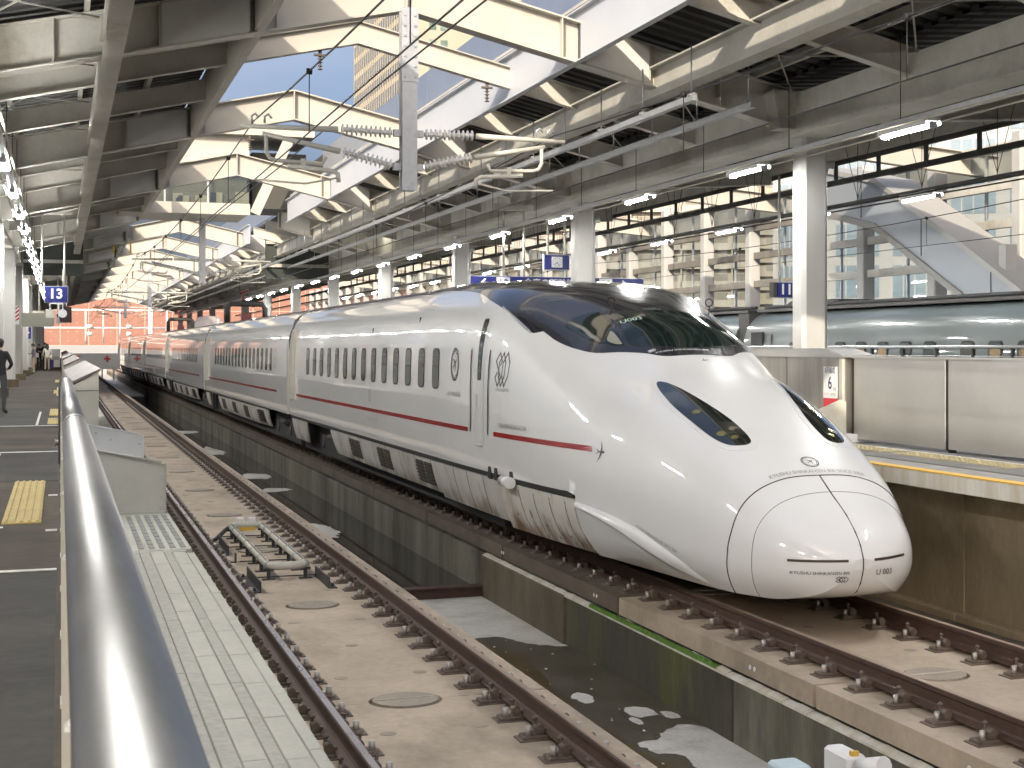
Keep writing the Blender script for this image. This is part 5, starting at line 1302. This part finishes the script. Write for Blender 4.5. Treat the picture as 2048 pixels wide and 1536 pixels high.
# ---------------------------------------------------------------- lamps
def lamp_row(x, z, ys, lab, grp, twin=False, dark=False, trunk=True, y1=150):
    t = thing('lamp_trunking', 'long %s lamp trunking %s' % ('dark' if dark else 'grey', lab), 'lamp rail')
    m = M_DARKM if dark else M_GALV
    MB().box(x-.06,x+.06,.5,y1,z+.09,z+.155).build('trunk', m, t)
    for dx, dz in ((-.13,.02),(.13,.0)): MB().cyl((x+dx,.5,z+dz+.04),(x+dx,y1,z+dz+.04),.016,6).build('conduit', M_DARKM if dark else M_CREAM, t)
    y = 8.0
    while y < 75:
        b = MB(); b.cyl((x,y,z+.15),(x,y,z+1.35),.007,5); b.build('hanger', M_DARKM, t)
        for s in ((-1,1) if dark else ()):
            b = MB(); b.cyl((x,y,z+.2),(x,y+s*.55,z+1.35),.007,5); b.build('stay', M_DARKM, t)
        y += 5.13*.5 if dark else 3.4
    bm_ = MB()
    if twin: bm_.bbox(-.04,.04,-.64,.64,.02,.085,.01)
    else: bm_.bbox(-.11,.11,-.64,.64,.035,.09,.01).box(-.11,-.104,-.64,.64,-.012,.035).box(.104,.11,-.64,.64,-.012,.035)  # side wings added to the housing to cut light cast upward
    hm = bm_.mesh('lamp_housing', M_SIGNW)
    tm = MB(); 
    if twin:
        for s in (-.055,.055): tm.cyl((s,-.60,-.01),(s,.60,-.01),.020,10)
    else: tm.cyl((0,-.60,-.005),(0,.60,-.005),.035,10)
    tm = tm.mesh('lamp_tube', M_TUBE)
    cp = MB()
    for s in (-1,1): cp.box(-.06,.06,s*.62-.02,s*.62+.02,-.05,.03)
    cp = cp.mesh('lamp_holder', M_GALV)
    for i, y in enumerate(ys):
        nm = (ORD[i]+' from near end') if i else 'nearest one'
        l_ = thing('tube_lamp', 'lit tube lamp %s, %s' % (lab, nm), 'lamp', grp, (x,y,z))
        link('lamp_housing', hm, l_); link('lamp_tube', tm, l_); link('lamp_holder', cp, l_)
lamp_row(10.2, 5.42, [18.0-5.13+5.13*i for i in range(17)], 'over near edge of right platform', 'tube lamps along the near edge of the right platform')
lamp_row(15.0, 5.42, [26.0+4.6*i for i in range(15)], 'on dark rail, far edge of right platform', 'tube lamps along the far edge of the right platform', dark=True)
lamp_row(-.82, 5.50, [1.6+5.1*i for i in range(20)], 'over the left platform', 'twin tube lamps over the left platform', twin=True)
sl = thing('spot_lamp', 'bright round spot lamp glaring beside a roof column in mid station', 'lamp')
b = MB(); b.tube([(10.55,58,7.02),(10.55,57.9,6.98)],[.18,.20],14); b.build('lamp_face', M_LAMP, sl)
b = MB(); b.tube([(10.55,58.02,7.03),(10.55,58.25,7.12)],[.19,.10],14).box(10.5,10.6,58.1,58.3,7.05,7.6); b.build('lamp_body', M_DARKM, sl)
# ---------------------------------------------------------------- signs
def hang_sign(name, label, x0, x1, z0, z1, y, poles=None, ztop_=6.3, m=M_BLUE, dep=.16, bracket=True, group=None):
    t = thing(name, label, 'sign', group)
    MB().bbox(x0,x1,y,y+dep,z0,z1,.012).build('panel', m, t)
    MB().box(x0-.015,x1+.015,y+.02,y+dep-.02,z0-.015,z1+.015).build('frame', M_GALV, t)
    for px in (poles or (x0+.08,x1-.08)): MB().cyl((px,y+dep/2,z1),(px,y+dep/2,ztop_),.03,8).build('hanger_pole', M_CREAM, t)
    if bracket:
        a, e = min(poles), max(poles)
        MB().box(a-.25,e+.22,y,y+.2,ztop_,ztop_+.16).build('bracket', M_BEAM, t)
        for px in (a+.28,e+.10): MB().box(px-.08,px+.08,y+.02,y+.18,ztop_+.16,ztop_+.95).build('bracket_post', M_BEAM, t)
    return t
ux, uz = (1,0,0), (0,0,1)
t = hang_sign('track_number_sign', 'blue hanging sign with a large white 13 over the left platform', -.44, .22, 4.02, 4.50, 53.0, (-.52,.13), 6.75)
sign_text(t, '13', .42, (-.12,52.992,4.27), ux, uz, M_SIGNW, bold=.012)
t = hang_sign('track_number_sign', 'small dark sign with a white 13, lower and farther than the big blue one', -.16, .36, 3.98, 4.30, 85.0, (-.1,.3), 6.6, mat('sign_navy', (.012,.012,.05), rough=.4), bracket=False)
sign_text(t, '13', .30, (.10,84.99,4.14), ux, uz, M_SIGNW, bold=.006)
t = hang_sign('direction_sign', 'long blue direction sign with arrow and boxed 12 and 11 over the right platform', 9.35, 13.85, 3.93, 4.36, 38.0, (10.2,10.72), 6.0)
for xx, s, num in ((9.75,-1,'12'),(13.25,1,'11')):
    b = MB(); b.bar((xx-.14,37.992,4.2),(xx+.14,37.992,4.2),.004,.04); b.bar((xx+s*.14,37.992,4.2),(xx+s*.03,37.992,4.30),.004,.04); b.bar((xx+s*.14,37.992,4.2),(xx+s*.03,37.992,4.10),.004,.04); b.build('arrow', M_SIGNW, t)
    c_ = xx - s*.42
    MB().box(c_-.17,c_+.17,37.985,38.0,4.04,4.34).build('number_box', M_SIGNW, t)
    sign_text(t, num, .27, (c_,37.98,4.19), ux, uz, M_BLUE, bold=.004)
sign_text(t, '今度の新幹線', .20, (11.35,37.99,4.22), ux, uz, M_SIGNW, xs=1.1)
sign_text(t, 'For Shinkansen', .10, (11.2,37.99,4.03), ux, uz, M_SIGNW)
sign_text(t, '鹿児島中央', .10, (9.9,37.99,4.0), ux, uz, M_SIGNW)
t = hang_sign('platform_clock', 'blue box with a square white clock face above the direction sign', 11.35, 12.0, 4.58, 4.94, 38.4, (11.45,11.9), 6.2, bracket=False)
MB().box(11.53,11.81,38.38,38.40,4.63,4.90).build('clock_face', M_SIGNW, t)
b = MB()
for i in range(12):
    a = i*pi/6; b.bar((11.67+.10*math.sin(a),38.376,4.765+.10*math.cos(a)),(11.67+.12*math.sin(a),38.376,4.765+.12*math.cos(a)),.004,.014)
b.build('hour_marks', M_LETTERD, t)
b = MB(); b.bar((11.67,38.374,4.765),(11.60,38.374,4.70),.003,.014).bar((11.67,38.374,4.765),(11.73,38.374,4.67),.003,.01); b.build('clock_hands', M_LETTERD, t)
t = hang_sign('track_number_sign', 'blue hanging sign with a white 11, half hidden by the big near column', 13.90, 14.50, 3.66, 3.97, 30.0, (13.98,14.45), 6.2, bracket=False)
sign_text(t, '11', .30, (14.10,29.99,3.815), ux, uz, M_SIGNW, bold=.008)
MB().box(13.80,13.88,29.98,30.18,3.66,3.97).build('side_box', M_DARKM, t)
# mirrors, camera box and monitor over the left platform
mr = thing('round_mirror', 'round white convex mirror on a pipe hanging below the 13 sign', 'mirror')
b = MB(); b.prism([(x,z) for x,z in circ(.135,20,.075,3.70)],'y',54.5,54.56); b.build('mirror_disc', M_PLATEW, mr)
MB().tube([(-.30,54.6,3.85),(-.30,54.6,4.02),(.08,54.6,4.02),(.08,54.6,3.82)],.022,8).tube([(.09,54.6,4.02),(.09,54.6,4.4)],.03,8).build('pipe', M_SIGNW, mr)
bx = thing('square_mirror_back', 'grey square mirror back hanging left of the round white mirror', 'mirror')
MB().bbox(-.44,-.16,54.5,54.6,3.56,3.83,.03).build('case', M_PLATE, bx)
MB().cyl((-.30,54.55,3.8),(-.30,54.55,3.88),.02,8).build('stem', M_SIGNW, bx)
mo = thing('monitor_box', 'dark brown box hanging right behind the round white mirror', 'monitor')
MB().bbox(-.02,.36,56,56.4,3.43,3.95,.02).build('case', mat('case_dark_brown', (.03,.012,.012), rough=.5), mo)
MB().cyl((.1,56.2,3.9),(.1,56.2,5.2),.03,8).build('hanger', M_CREAM, mo)
mo = thing('departure_board_back', 'wide grey-green box hanging under a hood over the left platform', 'departure board')
MB().prism([(-1.42,3.46),(-.30,3.46),(-.22,3.56),(-.22,4.02),(-1.46,4.02),(-1.46,3.56)],'y',70,70.5).build('case', mat('case_grey_green', (.16,.16,.13), rough=.6), mo)
MB().box(-1.05,-.6,70.1,70.4,4.02,4.12).cyl((-.8,70.25,4.1),(-.8,70.25,5.4),.04,8).build('hanger', M_CREAM, mo)
ol = thing('oval_mirror', 'oval silver mirror at the right end of the hanging board', 'mirror')
MB().prism([(x*.75-.06*.75,z) for x,z in circ(.17,18,0,3.72)],'y',69.9,69.95).build('mirror_disc', M_CHROME, ol)
MB().cyl((-.05,69.98,3.8),(-.05,69.98,4.9),.02,8).build('stem', M_SIGNW, ol)
# red and white warning board and small blue sign on left columns
wbd = thing('striped_board', 'red and white diagonally striped warning board on a left column', 'warning board')
yb_ = 71.9; MB().box(-1.98,-1.58,yb_-.62,yb_-.60,2.62+.95,2.62+1.72).build('board', M_SIGNW, wbd)
for i in range(5):
    z = 3.42+i*.17
    MB().add([(x_,yb_-.625,z_) for x_,z_ in ((-1.98,max(3.57,min(4.34,z))),(-1.58,max(3.57,min(4.34,z+.36))),(-1.58,max(3.57,min(4.34,z+.45))),(-1.98,max(3.57,min(4.34,z+.09))))], [(0,1,2,3)]).build('stripe', M_SIGNR, wbd)
bs = thing('blue_column_sign', 'small blue sign on a left column near the passengers', 'sign')
MB().box(-1.95,-1.5,95.6,95.64,3.1,3.75).build('panel', M_BLUE, bs); MB().box(-1.85,-1.6,95.58,95.6,3.4,3.48).build('print', M_SIGNW, bs)
bn = thing('low_cabinet', 'small white cabinet at the platform edge behind the passengers', 'cabinet')
MB().bbox(-.55,.0,118,118.6,PLAT,PLAT+1.25,.02).build('case', M_SIGNW, bn); MB().box(-.5,-.05,117.99,118,PLAT+.5,PLAT+.75).build('band', M_GALV, bn)
# ---------------------------------------------------------------- passengers
def person(label, loc, face, h, cols, pose, hair_long=False, seed=0):
    """one skinned figure; cols: skin, top, trousers, shoes, hair; face: heading angle; pose: dict of joint offsets (for a 1.7 m body)"""
    t = thing('person', label, 'person', 'passengers on the left platform', loc, (0,0,face))
    k = h/1.70
    J = {'pelvis':(0,0,.93),'waist':(0,.01,1.08),'chest':(0,.0,1.28),'neckb':(0,.02,1.42),'neck':(0,.02,1.48),'head':(0,-.02,1.58),'crown':(0,0,1.66)}
    for s, n in ((-1,'r'),(1,'l')):
        J.update({n+'sh':(s*.17,.02,1.38), n+'el':(s*.23,.04,1.12), n+'wr':(s*.24,-.04,.88), n+'ha':(s*.24,-.06,.79),
                  n+'hip':(s*.09,0,.88), n+'kn':(s*.10,-.01,.48), n+'an':(s*.105,.02,.09), n+'toe':(s*.115,-.13,.035)})
    J.update(pose)
    rad = {'pelvis':(.15,.11),'waist':(.135,.10),'chest':(.165,.115),'neckb':(.085,.07),'neck':(.052,.055),'head':(.078,.095),'crown':(.06,.075)}
    for n in 'rl': rad.update({n+'sh':(.068,.068),n+'el':(.046,.046),n+'wr':(.03,.03),n+'ha':(.032,.022),n+'hip':(.092,.095),n+'kn':(.062,.064),n+'an':(.042,.045),n+'toe':(.042,.03)})
    names = list(J); idx = {n:i for i,n in enumerate(names)}
    E_ = [('pelvis','waist'),('waist','chest'),('chest','neckb'),('neckb','neck'),('neck','head'),('head','crown')]
    for n in 'rl': E_ += [('chest',n+'sh'),(n+'sh',n+'el'),(n+'el',n+'wr'),(n+'wr',n+'ha'),('pelvis',n+'hip'),(n+'hip',n+'kn'),(n+'kn',n+'an'),(n+'an',n+'toe')]
    me = bpy.data.meshes.new('body'); me.from_pydata([tuple(c*k for c in J[n]) for n in names], [(idx[a],idx[b]) for a,b in E_], [])
    o = bpy.data.objects.new('body', me); COL.objects.link(o)
    md = o.modifiers.new('skin','SKIN'); md.use_smooth_shade = True
    sv = me.skin_vertices[0].data
    for n in names: sv[idx[n]].radius = tuple(r*k for r in rad[n]); sv[idx[n]].use_root = (n == 'pelvis')
    o.modifiers.new('sub','SUBSURF').levels = 1
    dg = bpy.context.evaluated_depsgraph_get(); m2 = bpy.data.meshes.new_from_object(o.evaluated_get(dg)); bpy.data.objects.remove(o)
    m2.name = 'body'; m2.materials.clear()
    for c_ in cols[:4]: m2.materials.append(c_)
    wr = [Vector(J[n+'wr'])*k for n in 'rl']
    for p in m2.polygons:
        c_ = p.center; z = c_.z/k; p.use_smooth = True
        near = min((c_-w_).length for w_ in wr + [Vector(J[n+'ha'])*k for n in 'rl'])
        arm = abs(c_.x) > .19*k
        p.material_index = 0 if (z > 1.455 or near < .05*k) else (3 if z < .085 else (2 if (z < .90 and not arm) else 1))
    b = link('body', m2, t)
    fb = MB()
    for n in 'rl':                                   # fingers rooted in the palm
        ha, w_ = Vector(J[n+'ha'])*k, Vector(J[n+'wr'])*k; d = (ha-w_).normalized(); sd = d.cross(Vector((0,1,.2))).normalized()
        for i in range(4):
            q = ha+sd*(.014*(i-1.5))*k; L = (.075,.085,.08,.065)[i]*k
            fb.tube([q, q+d*L*.5, q+d*L*.9+Vector((0,-.02*k,0))], [.009*k,.008*k,.006*k], 5)
        th = sd*(-.03*k if n == 'r' else .03*k); fb.tube([w_+d*.03*k, w_+d*.05*k+th*1.2, w_+d*.09*k+th*1.4],[.01*k,.009*k,.007*k],5)
    fb.build('fingers', cols[0], t)
    hd = Vector(J['head'])*k + Vector((0,.01*k,.02*k)); hb_ = MB(); rows = []
    for i in range(8):
        ph = -.25*pi + i/7*(.75*pi); rows.append([(hd.x+.098*k*math.cos(ph)*math.cos(a), hd.y+.02*k+.112*k*math.cos(ph)*math.sin(a), hd.z+.035*k+.098*k*math.sin(ph)-(.05*k if math.sin(a) > -.2 and i == 0 else 0)+(.05*k if math.sin(a) < -.5 and i < 3 else 0)) for a in [2*pi*j/14 for j in range(15)]])
    hb_.grid(rows)
    if hair_long: hb_.tube([hd+Vector((0,.09*k,.02*k)), hd+Vector((0,.12*k,-.12*k)), hd+Vector((0,.12*k,-.27*k))],[.085*k,.09*k,.05*k],10)
    hb_.build('hair', cols[4], t)
    fa = MB(); f = Vector(J['head'])*k
    fa.tube([f+Vector((0,-.085*k,.01*k)), f+Vector((0,-.112*k,-.015*k))],[.010*k,.013*k],6)
    fa.build('nose', cols[0], t)
    ea = MB()
    for s in (-1,1):
        ea.tube([f+Vector((s*.078*k,.0,-.02*k)), f+Vector((s*.086*k,.0,.015*k))],[.012*k,.016*k],6)
    ea.build('ears', cols[0], t)
    ey = MB()
    for s in (-1,1): ey.box(f.x+s*.032*k-.012*k,f.x+s*.032*k+.012*k,f.y-.098*k,f.y-.08*k,f.z+.01*k,f.z+.02*k)
    ey.box(f.x-.022*k,f.x+.022*k,f.y-.100*k,f.y-.085*k,f.z-.05*k,f.z-.042*k); ey.build('eyes_and_mouth', M_LETTERD, t)
    return t
SK = mat('skin_tone', (.45,.29,.21), rough=.5); HR_ = mat('hair_black', (.012,.01,.009), rough=.5)
def cloth(n, a, b_=None, sc_=6): return mat(n, a, b_, rough=.85, scale=sc_)
BK, DG, SH = cloth('cloth_black', (.012,.012,.014)), cloth('cloth_dark_grey', (.04,.042,.05), (.055,.058,.066)), cloth('shoe_dark', (.02,.018,.017))
TANC, WHC = cloth('cloth_beige', (.40,.34,.26), (.45,.39,.30)), cloth('cloth_offwhite', (.62,.59,.52), (.68,.65,.58))
PLD = cloth('cloth_grey_plaid', (.10,.10,.11), (.26,.26,.27), 24)
person('man in a black sweater and dark grey trousers standing alone, cut by the left edge', (-1.15,35.3,PLAT), 2.75, 1.53, (SK,BK,DG,SH,HR_), {'rel':(-.27,-.02,1.13),'rwr':(-.12,-.20,1.02),'rha':(-.04,-.22,1.02),'lel':(.27,-.02,1.13),'lwr':(.12,-.20,1.0),'lha':(.04,-.22,.99)})
p1 = person('man in a grey plaid shirt and beige trousers looking at a phone', (-1.27,88.5,PLAT), -1.35, 1.56, (SK,PLD,TANC,SH,HR_), {'rel':(-.22,-.06,1.12),'rwr':(-.12,-.30,1.16),'rha':(-.09,-.37,1.19),'head':(0,-.06,1.57),'crown':(0,-.06,1.65)})
ph_ = MB(); ph_.bbox(-1.72,-1.56,88.36,88.37,PLAT+1.07,PLAT+1.13,.004); tag(ph_.build('phone', M_BLK), 'dark phone held by the man in the plaid shirt', 'phone')
person('long-haired person in black clothes holding a white bag to the chest', (-1.28,113,PLAT), .2, 1.58, (SK,BK,BK,SH,HR_), {'rel':(-.23,-.04,1.14),'rwr':(-.08,-.20,1.18),'rha':(-.02,-.22,1.2),'lel':(.23,-.04,1.14),'lwr':(.08,-.20,1.15),'lha':(.02,-.22,1.16)}, True)
wb_ = MB(); wb_.bbox(-1.52,-1.30,112.72,112.80,PLAT+.72,PLAT+1.0,.03); tag(wb_.build('bag', M_SIGNW), 'white bag held by the long-haired person in black', 'bag')
person('person in a cream top and beige trousers seen from behind, dark hair down', (-.70,99.5,PLAT), pi+.2, 1.56, (SK,WHC,TANC,SH,HR_), {'rel':(-.24,-.02,1.14),'rwr':(-.2,-.16,.98),'rha':(-.18,-.2,.92),'lel':(.24,-.02,1.14),'lwr':(.2,-.16,.98),'lha':(.18,-.2,.92)}, True)
person('tallest dark-clothed person standing at the back of the group', (-.95,116,PLAT), .4, 1.68, (SK,BK,BK,SH,HR_), {})
sc_ = thing('suitcase', 'dark blue suitcase standing beside the passengers', 'suitcase')
MB().bbox(-.62,-.36,104.6,104.9,PLAT+.05,PLAT+.62,.04).build('shell', mat('case_blue', (.02,.02,.12), rough=.4), sc_)
MB().tube([(-.56,104.8,PLAT+.6),(-.56,104.8,PLAT+.95),(-.42,104.8,PLAT+.95),(-.42,104.8,PLAT+.6)],.012,6).build('handle', M_GALV, sc_)
for x in (-.58,-.40): MB().cyl((x-.02,104.75,PLAT+.03),(x+.02,104.75,PLAT+.03),.03,8).build('wheel', M_BLK, sc_)
